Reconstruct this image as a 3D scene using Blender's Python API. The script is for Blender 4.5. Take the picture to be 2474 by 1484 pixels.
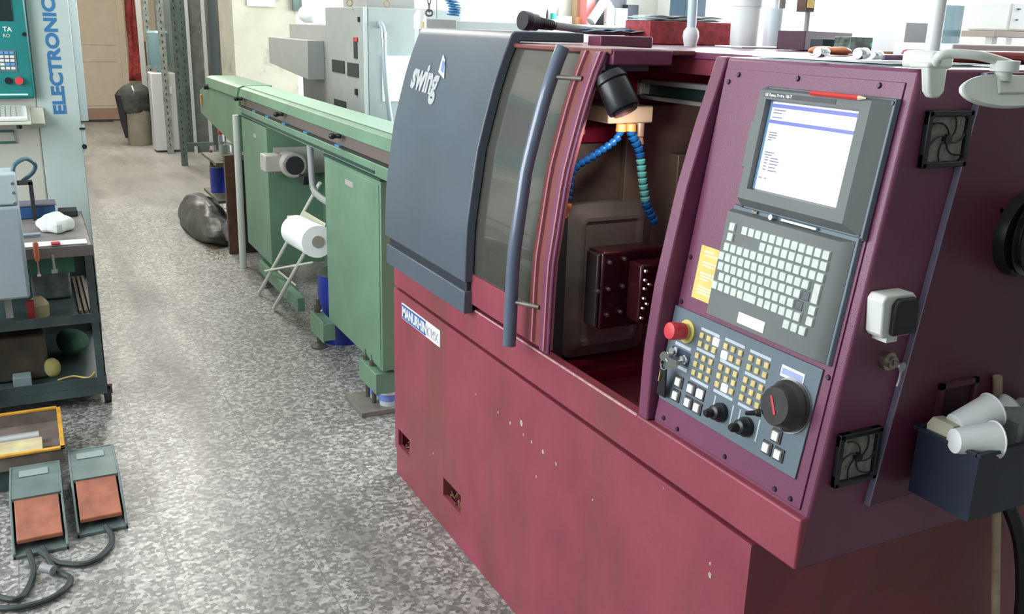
import bpy, bmesh, math, random
from mathutils import Vector, Matrix
random.seed(7)
sc = bpy.context.scene
for o in list(bpy.data.objects): bpy.data.objects.remove(o)
PI = math.pi

# ------------------------------------------------------------------ camera, world, lights
YAW, PIT, ROL, FPX, EYE = 0.47938, 0.29180, 0.02865, 2255.24, 1.65
_f = Vector((math.sin(YAW)*math.cos(PIT), math.cos(YAW)*math.cos(PIT), -math.sin(PIT)))
_r = Vector((math.cos(YAW), -math.sin(YAW), 0)); _u = _r.cross(_f)
_R = _r*math.cos(ROL)+_u*math.sin(ROL); _U = -_r*math.sin(ROL)+_u*math.cos(ROL)
cam = bpy.data.cameras.new('camera'); co = bpy.data.objects.new('camera', cam); sc.collection.objects.link(co)
cam.sensor_width = 36; cam.lens = FPX/2474*36; cam.clip_start = .02
M = Matrix((_R, _U, -_f)).transposed().to_4x4(); M.translation = (0, 0, EYE); co.matrix_world = M
sc.camera = co

def at(px, py, ax, c):
    """point of the place seen at a photo pixel, on the plane axis ax = c"""
    r = _f*FPX + _R*(px-1237) + _U*(742-py); o = Vector((0, 0, EYE))
    return o + r*((c-o[ax])/r[ax])

sc.view_settings.view_transform = 'Standard'; sc.view_settings.look = 'None'
sc.view_settings.gamma = 1; sc.view_settings.use_curve_mapping = False
sc.view_settings.exposure = 0.63

w = bpy.data.worlds.new('world'); sc.world = w; w.use_nodes = True
bg = w.node_tree.nodes['Background']; bg.inputs[0].default_value = (.86, .94, 1, 1); bg.inputs[1].default_value = 2.6

def area(name, loc, size, energy, color, target):
    l = bpy.data.lights.new(name, 'AREA'); l.shape = 'RECTANGLE'; l.size, l.size_y = size
    l.energy = energy; l.color = color
    o = bpy.data.objects.new(name, l); sc.collection.objects.link(o); o.location = loc
    o.rotation_euler = (Vector(target)-Vector(loc)).to_track_quat('-Z', 'Y').to_euler()
    return o
# daylight through the right window; left window and aisle light are unseen, added fill
area('right_window_daylight', (6.25, 5.4, 2.2), (5.6, 2.0), 430, (.9, .96, 1), (0, 5.0, .8))
area('left_fill', (-2.05, 3.0, 2.0), (3.6, 1.6), 62, (.90, .95, 1), (1.6, 3.2, .8))  # unseen light added to brighten the lathe front
area('corridor_lamp', (1.2, 12.6, 3.7), (.5, 3.4), 125, (1, .95, .86), (1.2, 12.6, 0))
area('aisle_fill', (.6, 7.4, 3.7), (.5, 2.6), 60, (1, .97, .9), (.6, 7.4, 0))  # unseen ceiling light added as fill

# ------------------------------------------------------------------ materials
MATS = {}
def mat(name, col, rough=.5, metal=0., noise=0., nscale=8., spec=.5, bump=0., bscale=60., emit=None, alpha=1., trans=0., dirt=None, dscale=3., dlo=.5, dhi=.7, coat=0., dst=None):
    if name in MATS: return MATS[name]
    m = bpy.data.materials.new(name); m.use_nodes = True; nt = m.node_tree; b = nt.nodes['Principled BSDF']
    b.inputs['Base Color'].default_value = (*col, 1); b.inputs['Roughness'].default_value = rough
    b.inputs['Metallic'].default_value = metal; b.inputs['Specular IOR Level'].default_value = spec
    b.inputs['Alpha'].default_value = alpha; b.inputs['Transmission Weight'].default_value = trans
    b.inputs['Coat Weight'].default_value = coat
    tc = nt.nodes.new('ShaderNodeTexCoord')
    src = None
    if noise:
        n = nt.nodes.new('ShaderNodeTexNoise'); n.inputs['Scale'].default_value = nscale; n.inputs['Detail'].default_value = 5
        nt.links.new(tc.outputs['Object'], n.inputs['Vector'])
        r = nt.nodes.new('ShaderNodeValToRGB'); r.color_ramp.elements[0].position = .3; r.color_ramp.elements[1].position = .7
        r.color_ramp.elements[0].color = (*[c*(1-noise) for c in col], 1); r.color_ramp.elements[1].color = (*[min(1, c*(1+noise)) for c in col], 1)
        nt.links.new(n.outputs['Fac'], r.inputs[0]); src = r.outputs[0]
    if dirt:
        n = nt.nodes.new('ShaderNodeTexNoise'); n.inputs['Scale'].default_value = dscale; n.inputs['Detail'].default_value = 7; n.inputs['Roughness'].default_value = .65
        if dst:
            mp = nt.nodes.new('ShaderNodeMapping'); mp.inputs['Scale'].default_value = dst; nt.links.new(tc.outputs['Object'], mp.inputs[0]); nt.links.new(mp.outputs[0], n.inputs['Vector'])
        else: nt.links.new(tc.outputs['Object'], n.inputs['Vector'])
        r = nt.nodes.new('ShaderNodeValToRGB'); r.color_ramp.elements[0].position = dlo; r.color_ramp.elements[1].position = dhi
        r.color_ramp.elements[0].color = (0, 0, 0, 1); r.color_ramp.elements[1].color = (1, 1, 1, 1)
        nt.links.new(n.outputs['Fac'], r.inputs[0])
        mx = nt.nodes.new('ShaderNodeMix'); mx.data_type = 'RGBA'
        nt.links.new(r.outputs[0], mx.inputs[0])
        if src: nt.links.new(src, mx.inputs[6])
        else: mx.inputs[6].default_value = (*col, 1)
        mx.inputs[7].default_value = (*dirt, 1); src = mx.outputs[2]
    if src: nt.links.new(src, b.inputs['Base Color'])
    if bump:
        n = nt.nodes.new('ShaderNodeTexNoise'); n.inputs['Scale'].default_value = bscale
        nt.links.new(tc.outputs['Object'], n.inputs['Vector'])
        bp = nt.nodes.new('ShaderNodeBump'); bp.inputs['Strength'].default_value = bump; bp.inputs['Distance'].default_value = .003
        nt.links.new(n.outputs['Fac'], bp.inputs['Height']); nt.links.new(bp.outputs[0], b.inputs['Normal'])
    if emit:
        b.inputs['Emission Color'].default_value = (*emit[0], 1); b.inputs['Emission Strength'].default_value = emit[1]
    MATS[name] = m; return m

RED = mat('red machine paint', (.27, .048, .072), .42, noise=.16, nscale=5, bump=.12, bscale=420, dirt=(.165, .055, .045), dscale=2.6, dlo=.48, dhi=.72, dst=(1, 1.6, .28))
REDP = mat('daylight tinted red paint', (.175, .046, .098), .34, noise=.08, nscale=4, bump=.15, bscale=500)  # machine red with the bluish daylight tint put into the colour
REDI = mat('wet red chamber paint', (.22, .012, .035), .25, noise=.3, nscale=9)
HOODG = mat('slate grey hood paint', (.085, .105, .13), .33, noise=.1, nscale=3, bump=.08, bscale=500)
PANELG = mat('grey control sheet', (.12, .16, .19), .45, noise=.05)
BEZEL = mat('warm grey bezel plastic', (.13, .145, .14), .5, noise=.05)
BEZELD = mat('dark bezel strip', (.035, .035, .04), .45)
KEYW = mat('off white key', (.60, .66, .60), .5, noise=.08, nscale=90)
BTNY = mat('cream button', (.66, .52, .22), .45, noise=.12, nscale=60)
BTNW = mat('white button', (.78, .78, .72), .4)
LIT = mat('lit button lamp', (.9, .9, .85), .4, emit=((1, .98, .9), 1.6))
BLACK = mat('black plastic', (.012, .013, .016), .32)
BLACKM = mat('matt black', (.02, .02, .022), .7, noise=.3, nscale=12)
NAVY = mat('navy black bin plastic', (.012, .018, .04), .42, noise=.2, nscale=6)
SMOKE = mat('smoked window', (.07, .066, .055), .16, spec=1.0, coat=.5)
STEEL = mat('brushed steel', (.5, .5, .5), .3, metal=1, noise=.2, nscale=30)
CHROME = mat('chrome', (.75, .76, .78), .12, metal=1)
DSTEEL = mat('oily dark steel', (.16, .135, .115), .38, metal=.25, noise=.35, nscale=12)
BRONZE = mat('brown grey sheet steel', (.20, .16, .13), .38, metal=.2, noise=.3, nscale=6)
WHITE = mat('white plastic', (.82, .84, .84), .4)
PAPER = mat('white paper', (.85, .87, .88), .8, noise=.04, nscale=8)
CREAMP = mat('cream plastic', (.72, .76, .70), .45)
YELLOW = mat('yellow sticker', (.80, .58, .17), .6, noise=.12, nscale=30)
ESTOP = mat('red mushroom button', (.62, .04, .055), .4)
BLUEH = mat('blue hose plastic', (.008, .09, .30), .25)
TEALH = mat('teal hose plastic', (.12, .42, .42), .25)
ORANGE = mat('orange nozzle plastic', (.85, .26, .08), .4)
GREEN = mat('green feeder paint', (.135, .245, .158), .45, noise=.12, nscale=4, dirt=(.11, .17, .12), dscale=2.5, dlo=.55, dhi=.85, bump=.08, bscale=300)
GREENL = mat('pale green edge paint', (.30, .46, .34), .4)
GREEND = mat('dark green seam', (.02, .05, .04), .6)
GROOVE = mat('brown grey groove', (.16, .13, .11), .55)
CABG = mat('grey green cabinet paint', (.40, .46, .45), .5, noise=.05)
CABM = mat('mid grey cabinet paint', (.34, .35, .34), .55, noise=.05)
VENT = mat('dark louvre', (.02, .03, .025), .5)
WALLM = mat('aged plaster', (.43, .415, .335), .85, noise=.12, nscale=3, dirt=(.20, .20, .17), dscale=2.6, dlo=.54, dhi=.72)
WALLW = mat('white wall paint', (.80, .80, .77), .8, noise=.03)
CREAMW = mat('cream corridor paint', (.52, .45, .35), .7, noise=.05)
BROWNK = mat('brown kick plate', (.30, .19, .15), .6)
REDCL = mat('red hanging cloth', (.26, .035, .03), .8, noise=.5, nscale=14)
MACHW = mat('pale machine enamel', (.43, .51, .48), .45, noise=.03)
MACHC = mat('cream machine enamel', (.52, .52, .44), .45, noise=.03)
TEAL = mat('teal panel plastic', (.01, .17, .16), .4, noise=.08)
BLUET = mat('blue lettering', (.03, .16, .36), .5)
RACKS = mat('galvanised rack steel', (.30, .34, .33), .4, metal=.5, noise=.35, nscale=18)
RACKD = mat('dark grey green steel', (.10, .14, .13), .5, metal=.2, noise=.3, nscale=10)
RUST = mat('rust brown steel', (.11, .055, .035), .6, noise=.4, nscale=14)
OCHRE = mat('ochre edge', (.42, .24, .10), .6, noise=.3, nscale=20)
TARP = mat('dusty black bag', (.05, .055, .048), .45, noise=.6, nscale=9, bump=1., bscale=22)
CART = mat('dark green cart paint', (.055, .085, .085), .5, noise=.3, nscale=9)
CARTG = mat('green drawer paint', (.04, .16, .10), .5, noise=.2, nscale=9)
BOXG = mat('blue grey box enamel', (.26, .31, .34), .45, noise=.05)
RAG = mat('white rag', (.75, .80, .76), .9, noise=.06)
BLUEB = mat('blue steel box', (.02, .08, .22), .4, noise=.2)
CLEARG = mat('clear plastic', (.80, .88, .90), .08, alpha=.6)
COOLB = mat('bottle blue plastic', (.25, .42, .46), .15, alpha=.75)
LABELB = mat('blue bottle label', (.16, .24, .62), .5)
BLUEC = mat('dark blue can', (.012, .03, .30), .35, noise=.15)
PEDO = mat('worn orange pedal', (.30, .10, .055), .55, noise=.35, nscale=14)
PEDG = mat('grey pedal housing', (.11, .15, .14), .5, noise=.2, nscale=14)
TRAYY = mat('yellow orange rim', (.55, .28, .03), .5, noise=.2, nscale=18)
BRASS = mat('straw chips', (.34, .25, .11), .6, noise=.5, nscale=60)
WOOD = mat('pale wood', (.42, .33, .22), .6, noise=.2, nscale=20)
MOTOR = mat('motor grey enamel', (.40, .38, .34), .45, noise=.1)
CABLEG = mat('grey hose', (.30, .31, .31), .5)
BEIGE = mat('beige metal block', (.38, .30, .22), .45, noise=.1)
GALV = mat('light conduit', (.42, .47, .52), .3, metal=.3)
CRATE = mat('red patterned cardboard', (.36, .05, .06), .7, noise=.35, nscale=45)
PURP = mat('dark plum box', (.115, .045, .075), .6, noise=.1)
GLASSW = mat('window glass', (.95, .98, 1), .05, alpha=.08)
DRED = mat('dull red shelf', (.42, .08, .08), .5)
FILTER = mat('dusty filter mesh', (.26, .25, .22), .9, noise=.3, nscale=90)
SCREEN = mat('screen glow', (.8, .8, .85), .3, emit=((.94, .93, 1), .64))
SCRBLUE = mat('screen blue bar', (.03, .04, .2), .3, emit=((.10, .13, .50), .6))
SCRTXT = mat('screen text', (.1, .1, .14), .3, emit=((.14, .14, .24), .6))
PINKT = mat('dim screen text', (.5, .5, .6), .3, emit=((.52, .50, .66), .62))

def floor_mat():
    m = bpy.data.materials.new('terrazzo tile floor'); m.use_nodes = True; nt = m.node_tree; N = nt.nodes; L = nt.links
    b = N['Principled BSDF']; tc = N.new('ShaderNodeTexCoord'); P = tc.outputs['Object']
    def node(t, **k):
        n = N.new(t)
        for a, v in k.items(): setattr(n, a, v)
        return n
    def ramp(src, els):
        r = N.new('ShaderNodeValToRGB'); e = r.color_ramp.elements
        e[0].position, e[0].color = els[0][0], (*els[0][1], 1); e[1].position, e[1].color = els[-1][0], (*els[-1][1], 1)
        for p, c in els[1:-1]:
            q = e.new(p); q.color = (*c, 1)
        L.new(src, r.inputs[0]); return r.outputs[0]
    def mix(f, a, c, mode='MIX'):
        x = N.new('ShaderNodeMix'); x.data_type = 'RGBA'; x.blend_type = mode
        for i, v in ((0, f), (6, a), (7, c)):
            if isinstance(v, (int, float)): x.inputs[i].default_value = v
            elif isinstance(v, tuple): x.inputs[i].default_value = (*v, 1)
            else: L.new(v, x.inputs[i])
        return x.outputs[2]
    def math_(op, a, b2=None):
        x = N.new('ShaderNodeMath'); x.operation = op
        for i, v in ((0, a), (1, b2)):
            if v is None: continue
            if isinstance(v, (int, float)): x.inputs[i].default_value = v
            else: L.new(v, x.inputs[i])
        return x.outputs[0]
    vo = node('ShaderNodeTexVoronoi'); vo.inputs['Scale'].default_value = 75; L.new(P, vo.inputs['Vector'])
    sx = N.new('ShaderNodeSeparateColor'); L.new(vo.outputs['Color'], sx.inputs[0])
    chips = ramp(sx.outputs[0], [(0, (.07, .07, .065)), (.3, (.13, .127, .118)), (.5, (.25, .245, .228)), (.75, (.40, .39, .36)), (1, (.62, .60, .56))])
    vo2 = node('ShaderNodeTexVoronoi'); vo2.inputs['Scale'].default_value = 190; L.new(P, vo2.inputs['Vector'])
    s2 = N.new('ShaderNodeSeparateColor'); L.new(vo2.outputs['Color'], s2.inputs[0])
    fine = ramp(s2.outputs[1], [(0, (.12, .117, .11)), (1, (.33, .32, .295))])
    col = mix(.38, chips, fine)
    sp = N.new('ShaderNodeSeparateXYZ'); L.new(P, sp.inputs[0])
    # smooth pale screed of the corridor beyond the tiles
    far = math_('MULTIPLY_ADD', sp.outputs[1], 1.1); N[-1].inputs[2].default_value = -9.6
    far = ramp(far, [(0, (0, 0, 0)), (1, (1, 1, 1))])
    big = node('ShaderNodeTexNoise'); big.inputs['Scale'].default_value = .9; big.inputs['Detail'].default_value = 6; L.new(P, big.inputs['Vector'])
    screed = ramp(big.outputs['Fac'], [(.3, (.22, .21, .20)), (.7, (.33, .32, .30))])
    # tile joints
    def joint(axis, off, w2):
        a = math_('ADD', sp.outputs[axis], off); a = math_('DIVIDE', a, .42); a = math_('FRACT', a); a = math_('SUBTRACT', a, .5); a = math_('ABSOLUTE', a)
        return math_('GREATER_THAN', a, .5-w2)
    j = math_('MAXIMUM', joint(0, 100*.42-1.09, .005), joint(1, 100*.42-.25, .005))
    col = mix(math_('MULTIPLY', j, .55), col, (.09, .085, .08))
    col = mix(far, col, screed)
    # grime tracks and oil stains with shapes of their own
    mp = N.new('ShaderNodeMapping'); mp.inputs['Scale'].default_value = (2.2, .42, 1); L.new(P, mp.inputs[0])
    g = node('ShaderNodeTexNoise'); g.inputs['Scale'].default_value = 1.25; g.inputs['Detail'].default_value = 7; g.inputs['Roughness'].default_value = .6; L.new(mp.outputs[0], g.inputs['Vector'])
    gr = ramp(g.outputs['Fac'], [(.46, (0, 0, 0)), (.68, (1, 1, 1))])
    col = mix(math_('MULTIPLY', gr, .6), col, (.10, .095, .085))
    # a worn dark track along the aisle
    wob = math_('MULTIPLY_ADD', big.outputs['Fac'], .5); N[-1].inputs[2].default_value = -.25
    d = math_('ADD', sp.outputs[0], wob); d = math_('SUBTRACT', d, .50); d = math_('ABSOLUTE', d)
    tr = ramp(d, [(.02, (1, 1, 1)), (.10, (0, 0, 0))])
    col = mix(math_('MULTIPLY', tr, .38), col, (.09, .085, .085))
    L.new(col, b.inputs['Base Color'])
    rn = ramp(g.outputs['Fac'], [(.3, (.30, .30, .30)), (.7, (.52, .52, .52))]); L.new(rn, b.inputs['Roughness'])
    bp = N.new('ShaderNodeBump'); bp.inputs['Strength'].default_value = .25; bp.inputs['Distance'].default_value = .002
    L.new(sx.outputs[0], bp.inputs['Height']); L.new(bp.outputs[0], b.inputs['Normal'])
    return m
FLOOR = floor_mat()

# ------------------------------------------------------------------ mesh helpers
ORG = {}
class MB:
    def __init__(s, M=None): s.v = []; s.f = []; s.M = M
    def add(s, vs, fs):
        n = len(s.v); s.v += [(s.M @ Vector(p)) if s.M else Vector(p) for p in vs]; s.f += [tuple(n+i for i in f) for f in fs]; return s
    def box(s, x0, x1, y0, y1, z0, z1):
        return s.add([(x0, y0, z0), (x1, y0, z0), (x1, y1, z0), (x0, y1, z0), (x0, y0, z1), (x1, y0, z1), (x1, y1, z1), (x0, y1, z1)],
                     [(0, 3, 2, 1), (4, 5, 6, 7), (0, 1, 5, 4), (1, 2, 6, 5), (2, 3, 7, 6), (3, 0, 4, 7)])
    def hexa(s, a, b):   # two 4 point rings
        return s.add(list(a)+list(b), [(0, 3, 2, 1), (4, 5, 6, 7), (0, 1, 5, 4), (1, 2, 6, 5), (2, 3, 7, 6), (3, 0, 4, 7)])
    def prism(s, pts, axis, a, b):   # polygon in the other two axes, extruded along axis
        def P(q, t):
            l = list(q); l.insert(axis, t); return tuple(l)
        n = len(pts)
        return s.add([P(q, a) for q in pts]+[P(q, b) for q in pts],
                     [tuple(range(n)), tuple(range(2*n-1, n-1, -1))]+[(i, (i+1) % n, n+(i+1) % n, n+i) for i in range(n)])
    def ring(s, rings, cap=True):
        n = len(rings[0]); vs = [p for r in rings for p in r]; fs = []
        for k in range(len(rings)-1):
            for i in range(n): fs.append((k*n+i, k*n+(i+1) % n, (k+1)*n+(i+1) % n, (k+1)*n+i))
        if cap: fs += [tuple(reversed(range(n))), tuple(range((len(rings)-1)*n, len(rings)*n))]
        return s.add(vs, fs)
    def cyl(s, p0, p1, r0, r1=None, n=20, cap=True): return s.lathe(p0, p1, [(0, r0), (1, r0 if r1 is None else r1)], n, cap)
    def lathe(s, p0, p1, prof, n=24, cap=True):
        p0 = Vector(p0); p1 = Vector(p1); d = p1-p0; z = d.normalized()
        x = z.orthogonal().normalized(); y = z.cross(x)
        return s.ring([[p0+d*t+(x*math.cos(2*PI*i/n)+y*math.sin(2*PI*i/n))*max(r, 1e-5) for i in range(n)] for t, r in prof], cap)
    def tube(s, path, r, n=10, rf=None, cap=True):
        path = [Vector(p) for p in path]; rings = []; x = None
        for i, p in enumerate(path):
            t = (path[min(i+1, len(path)-1)]-path[max(i-1, 0)]).normalized()
            if x is None: x = t.orthogonal().normalized()
            x = (x-t*x.dot(t)).normalized(); y = t.cross(x); rr = rf(i/(len(path)-1)) if rf else r
            rings.append([p+(x*math.cos(2*PI*k/n)+y*math.sin(2*PI*k/n))*rr for k in range(n)])
        return s.ring(rings, cap)
    def ball(s, c, r, n=14, sc3=(1, 1, 1)):
        c = Vector(c); m = n//2; rings = []
        for j in range(1, m):
            a = PI*j/m; rings.append([c+Vector((math.sin(a)*math.cos(2*PI*i/n)*r*sc3[0], math.sin(a)*math.sin(2*PI*i/n)*r*sc3[1], -math.cos(a)*r*sc3[2])) for i in range(n)])
        return s.ring(rings)
    def build(s, name, m, parent=None, bev=0., smooth=True, kind=None, label=None, cat=None, group=None, solid=0., sub=0, ang=35):
        if parent is None:
            xs = [p.x for p in s.v]; ys = [p.y for p in s.v]; zs = [p.z for p in s.v]
            org = Vector(((min(xs)+max(xs))/2, (min(ys)+max(ys))/2, min(zs)))
        else: org = ORG[parent.name]
        me = bpy.data.meshes.new(name); me.from_pydata([tuple(p-org) for p in s.v], [], s.f); me.validate()
        bm = bmesh.new(); bm.from_mesh(me); bmesh.ops.recalc_face_normals(bm, faces=bm.faces); bm.to_mesh(me); bm.free()
        if smooth:
            me.polygons.foreach_set('use_smooth', [True]*len(me.polygons)); me.set_sharp_from_angle(angle=math.radians(ang))
        me.materials.append(m)
        o = bpy.data.objects.new(name, me); sc.collection.objects.link(o)
        if parent is None: o.location = org
        else: o.parent = parent
        ORG[o.name] = org
        if solid:
            q = o.modifiers.new('solid', 'SOLIDIFY'); q.thickness = solid
        if bev:
            q = o.modifiers.new('bevel', 'BEVEL'); q.width = bev; q.segments = 2; q.limit_method = 'ANGLE'; q.angle_limit = math.radians(40)
        if sub:
            q = o.modifiers.new('sub', 'SUBSURF'); q.levels = q.render_levels = sub
        if kind: o['kind'] = kind
        if label: o['label'] = label
        if cat: o['category'] = cat
        if group: o['group'] = group
        return o
def thing(name, loc, label, cat, group=None):
    o = bpy.data.objects.new(name, None); sc.collection.objects.link(o); o.location = loc; o.empty_display_size = .05
    ORG[o.name] = Vector(loc); o['label'] = label; o['category'] = cat
    if group: o['group'] = group
    return o
def spline(pts, k=6):
    pts = [Vector(p) for p in pts]; out = []
    for i in range(len(pts)-1):
        p0 = pts[max(i-1, 0)]; p1 = pts[i]; p2 = pts[i+1]; p3 = pts[min(i+2, len(pts)-1)]
        for j in range(k):
            t = j/k; out.append(.5*((2*p1)+(-p0+p2)*t+(2*p0-5*p1+4*p2-p3)*t*t+(-p0+3*p1-3*p2+p3)*t**3))
    return out+[pts[-1]]
def text(name, body, M, size, m, parent, ext=.0006, squeeze=1., bold=0., align='LEFT', bend=None, fit=None):
    c = bpy.data.curves.new(name, 'FONT'); c.body = body; c.size = size; c.extrude = ext; c.offset = bold; c.align_x = align
    t = bpy.data.objects.new(name, c); sc.collection.objects.link(t)
    dg = bpy.context.evaluated_depsgraph_get(); me = bpy.data.meshes.new_from_object(t.evaluated_get(dg))
    bpy.data.objects.remove(t); b = MB()
    if fit:
        X = [v.co.x for v in me.vertices]; Y = [v.co.y for v in me.vertices]
        for v in me.vertices: v.co.x = (v.co.x-min(X))/(max(X)-min(X))*fit[0]; v.co.y = (v.co.y-min(Y))/(max(Y)-min(Y))*fit[1]
    for v in me.vertices:
        p = M @ Vector((v.co.x*squeeze, v.co.y, v.co.z)); b.v.append(bend(p) if bend else p)
    b.f = [tuple(p.vertices) for p in me.polygons]
    return b.build(name, m, parent, smooth=False)
def frame(o, X, Y, Z):
    m = Matrix((Vector(X), Vector(Y), Vector(Z))).transposed().to_4x4(); m.translation = o; return m
def lerp_prof(tab, z):
    for (z0, x0), (z1, x1) in zip(tab, tab[1:]):
        if z <= z1: return x0+(x1-x0)*(z-z0)/(z1-z0)
    return tab[-1][1]

# ------------------------------------------------------------------ the setting
def S(b, name, m, **k): return b.build(name, m, kind='structure', smooth=False, **k)
S(MB().box(-2.3, 6.6, -3.1, 17.0, -.1, 0), 'floor', FLOOR)
bpy.data.objects['floor'].location = (0, 0, 0)
for v in bpy.data.objects['floor'].data.vertices: v.co += ORG['floor']
S(MB().box(-2.3, 6.6, -3.1, 17.0, 3.8, 3.9), 'ceiling', WALLW)
# left wall with an unseen window opening added to light the lathe front
S(MB().box(-2.3, -2.15, -3.1, 1.2, 0, 3.8).box(-2.3, -2.15, 4.8, 17, 0, 3.8).box(-2.3, -2.15, 1.2, 4.8, 0, 1.1).box(-2.3, -2.15, 1.2, 4.8, 2.9, 3.8), 'wall_left', WALLW)
S(MB().box(-2.3, 6.6, -3.1, -2.95, 0, 3.8), 'wall_front', mat('grey green rear wall', (.22, .24, .23), .8))
# right wall: one long window
S(MB().box(6.4, 6.6, -2.95, 2.2, 0, 3.8).box(6.4, 6.6, 8.3, 9.0, 0, 3.8).box(6.4, 6.6, 2.2, 8.3, 0, 1.05).box(6.4, 6.6, 2.2, 8.3, 3.2, 3.8), 'wall_right', WALLW)
wn = MB()
for y in (2.2, 3.7, 5.2, 6.75, 8.25): wn.box(6.42, 6.5, y, y+.06, 1.05, 3.2)
wn.box(6.42, 6.5, 2.2, 8.3, 1.05, 1.11).box(6.42, 6.5, 2.2, 8.3, 3.14, 3.2)
win = S(wn, 'window_1', WHITE)
MB().box(6.45, 6.455, 2.25, 8.26, 1.1, 3.15).build('window_glass', GLASSW, win, smooth=False)
# back wall of the shop, its pier end beside the corridor, and the corridor
S(MB().box(1.756, 2.33, 9.0, 9.68, 0, 3.8), 'wall_pier', WALLM)
S(MB().box(2.33, 6.6, 9.0, 9.68, 0, 3.8), 'wall_back', mat('white workshop wall', (.66, .66, .60), .8, noise=.04))
S(MB().box(-2.15, 6.6, 16.8, 17.0, 0, 3.8), 'wall_far', CREAMW)
S(MB().box(2.6, 2.75, 9.68, 16.8, 0, 3.8), 'wall_corridor', CREAMW)
S(MB().box(.30, .74, 16.74, 16.8, 0, 2.4).box(1.46, 1.56, 16.72, 16.8, 0, 2.4), 'trim_1', CREAMW)
dr = S(MB().box(.74, 1.46, 16.755, 16.8, .02, 2.2).box(.80, 1.40, 16.748, 16.756, .93, 1.17).box(.80, 1.40, 16.748, 16.756, 1.19, 2.1).box(.80, 1.40, 16.748, 16.756, .24, .91), 'door_1', CREAMW)
MB().box(.74, 1.46, 16.735, 16.755, .02, .2).build('kick_plate', BROWNK, dr, smooth=False)
# second window in the back wall left of the grey electrical cabinet
p = at(716, 20, 1, 8.97)
wf = S(MB().box(p.x-.03, p.x+.05, 8.96, 8.998, p.z-.02, 2.9).box(p.x+.05, 3.4, 8.97, 8.998, p.z-.05, p.z+.0), 'window_2', RACKD)
MB().box(p.x+.05, 3.4, 8.985, 8.998, p.z, 2.9).build('pane', mat('bright pane', (.9, .92, .92), .3, emit=((.95, .98, 1), .7)), wf, smooth=False)

exec_order = []
# ------------------------------------------------------------------ CNC lathe
G = [(.80, 1.083), (.86, 1.083), (1.03, 1.086), (1.10, 1.089), (1.22, 1.105), (1.31, 1.117), (1.39, 1.137), (1.48, 1.161), (1.55, 1.184), (1.62, 1.213), (1.66, 1.23)]
def gx(z, off=0): return lerp_prof(G, z)+off
def zs(a, b, n=16): return [a+(b-a)*i/n for i in range(n+1)]
TOP = 1.603
lathe = thing('cnc_lathe', (1.6, 2.06, 0), 'dark red computer controlled lathe with grey curved hood and operator console', 'machine')
def strip(z0, z1, o0, o1, y0, y1, n=16):
    pts = [(gx(z, o0), z) for z in zs(z0, z1, n)]+[(gx(z, o1), z) for z in reversed(zs(z0, z1, n))]
    return MB().prism(pts, 1, y0, y1)
# base with fork pockets
b = MB()
ys_ = [1.156, 2.47, 2.615, 2.93, 3.045, 3.081]; zz_ = [.105, .128, .195, .737]
holes = {(1, 1), (3, 1)}
for i in range(5):
    for j in range(3):
        if (i, j) in holes: continue
        b.box(1.118, 1.135, ys_[i], ys_[i+1], zz_[j], zz_[j+1])
b.box(1.23, 2.43, 1.17, 3.07, .04, .73).box(1.122, 1.24, 1.17, 3.075, 0, .118).box(1.135, 1.24, 1.165, 2.47, .1, .73).box(1.135, 1.24, 2.615, 2.93, .1, .73)
b.box(1.135, 2.43, 3.06, 3.081, .1, .737).box(1.135, 2.43, 1.156, 1.17, .1, .737).box(1.135, 1.24, 2.46, 3.05, .195, .73)
base = b.build('base', RED, lathe, smooth=False)
for (ya, yb) in ((2.475, 2.61), (2.935, 3.04)):
    c = MB()
    for k in range(60):
        x, y = random.uniform(1.13, 1.2), random.uniform(ya+.01, yb-.01); c.tube([(x, y, .119+random.random()*.02), (x+random.uniform(-.01, .01), y+random.uniform(-.012, .012), .125+random.random()*.02)], .0016, 4)
    c.build('metal_chips', BRASS, base, kind='stuff', smooth=False)
# chips in the paint
c = MB()
for px, py, r in ((1204, 997, 4), (1233, 1023, 5), (1260, 1022, 9), (1265, 1050, 4), (1285, 1068, 5), (1312, 1092, 7), (1344, 1121, 5), (1296, 1152, 4), (1047, 1096, 4), (1150, 953, 3), (1432, 1208, 3), (1715, 1390, 6), (1716, 1362, 4), (1604, 1180, 2)):
    q = at(px, py, 0, 1.118); k = r*.0011; n = 7
    c.ring([[Vector((xx, q.y+math.cos(2*PI*i/n)*k*.8*(.7+.5*random.random()), q.z+math.sin(2*PI*i/n)*k*(.7+.5*random.random()))) for i in range(n)] for xx in (1.1185, 1.1172)])
c.build('paint_chips', mat('bare primer', (.42, .36, .30), .7), base, smooth=False)
# name plate
pl = MB().box(1.1145, 1.1185, 2.645, 2.995, .645, .703).build('name_plate', mat('plate white', (.72, .72, .70), .4), lathe, bev=.002)
MB().box(1.1138, 1.1146, 2.765, 2.990, .649, .699).build('name_panel', mat('plate blue', (.06, .12, .36), .4), pl, smooth=False)
fy = frame((1.1136, 2.983, .657), (0, -1, 0), (0, 0, 1), (-1, 0, 0))
text('name_lettering', 'MANURHIN', fy, .050, WHITE, pl, squeeze=.86, bold=.0012)
fy = frame((1.1143, 2.757, .656), (0, -1, 0), (0, 0, 1), (-1, 0, 0))
text('model_lettering', "K'MX", fy, .046, mat('plate grey text', (.35, .35, .36), .5), pl, squeeze=.92)
# apron above the seam
b = MB().box(1.118, 1.150, 1.045, 3.08, .746, .846)
b.box(1.136, 2.44, 3.062, 3.08, .746, .846)
b.build('front_apron', RED, lathe, bev=.004)
MB().box(1.1168, 1.121, 1.545, 2.385, .8425, .8468).build('lip_highlight', mat('painted pink highlight', (.55, .30, .32), .5, noise=.3, nscale=60), bpy.data.objects['front_apron'])  # pale strip paints the pink highlight along the apron lip
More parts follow.
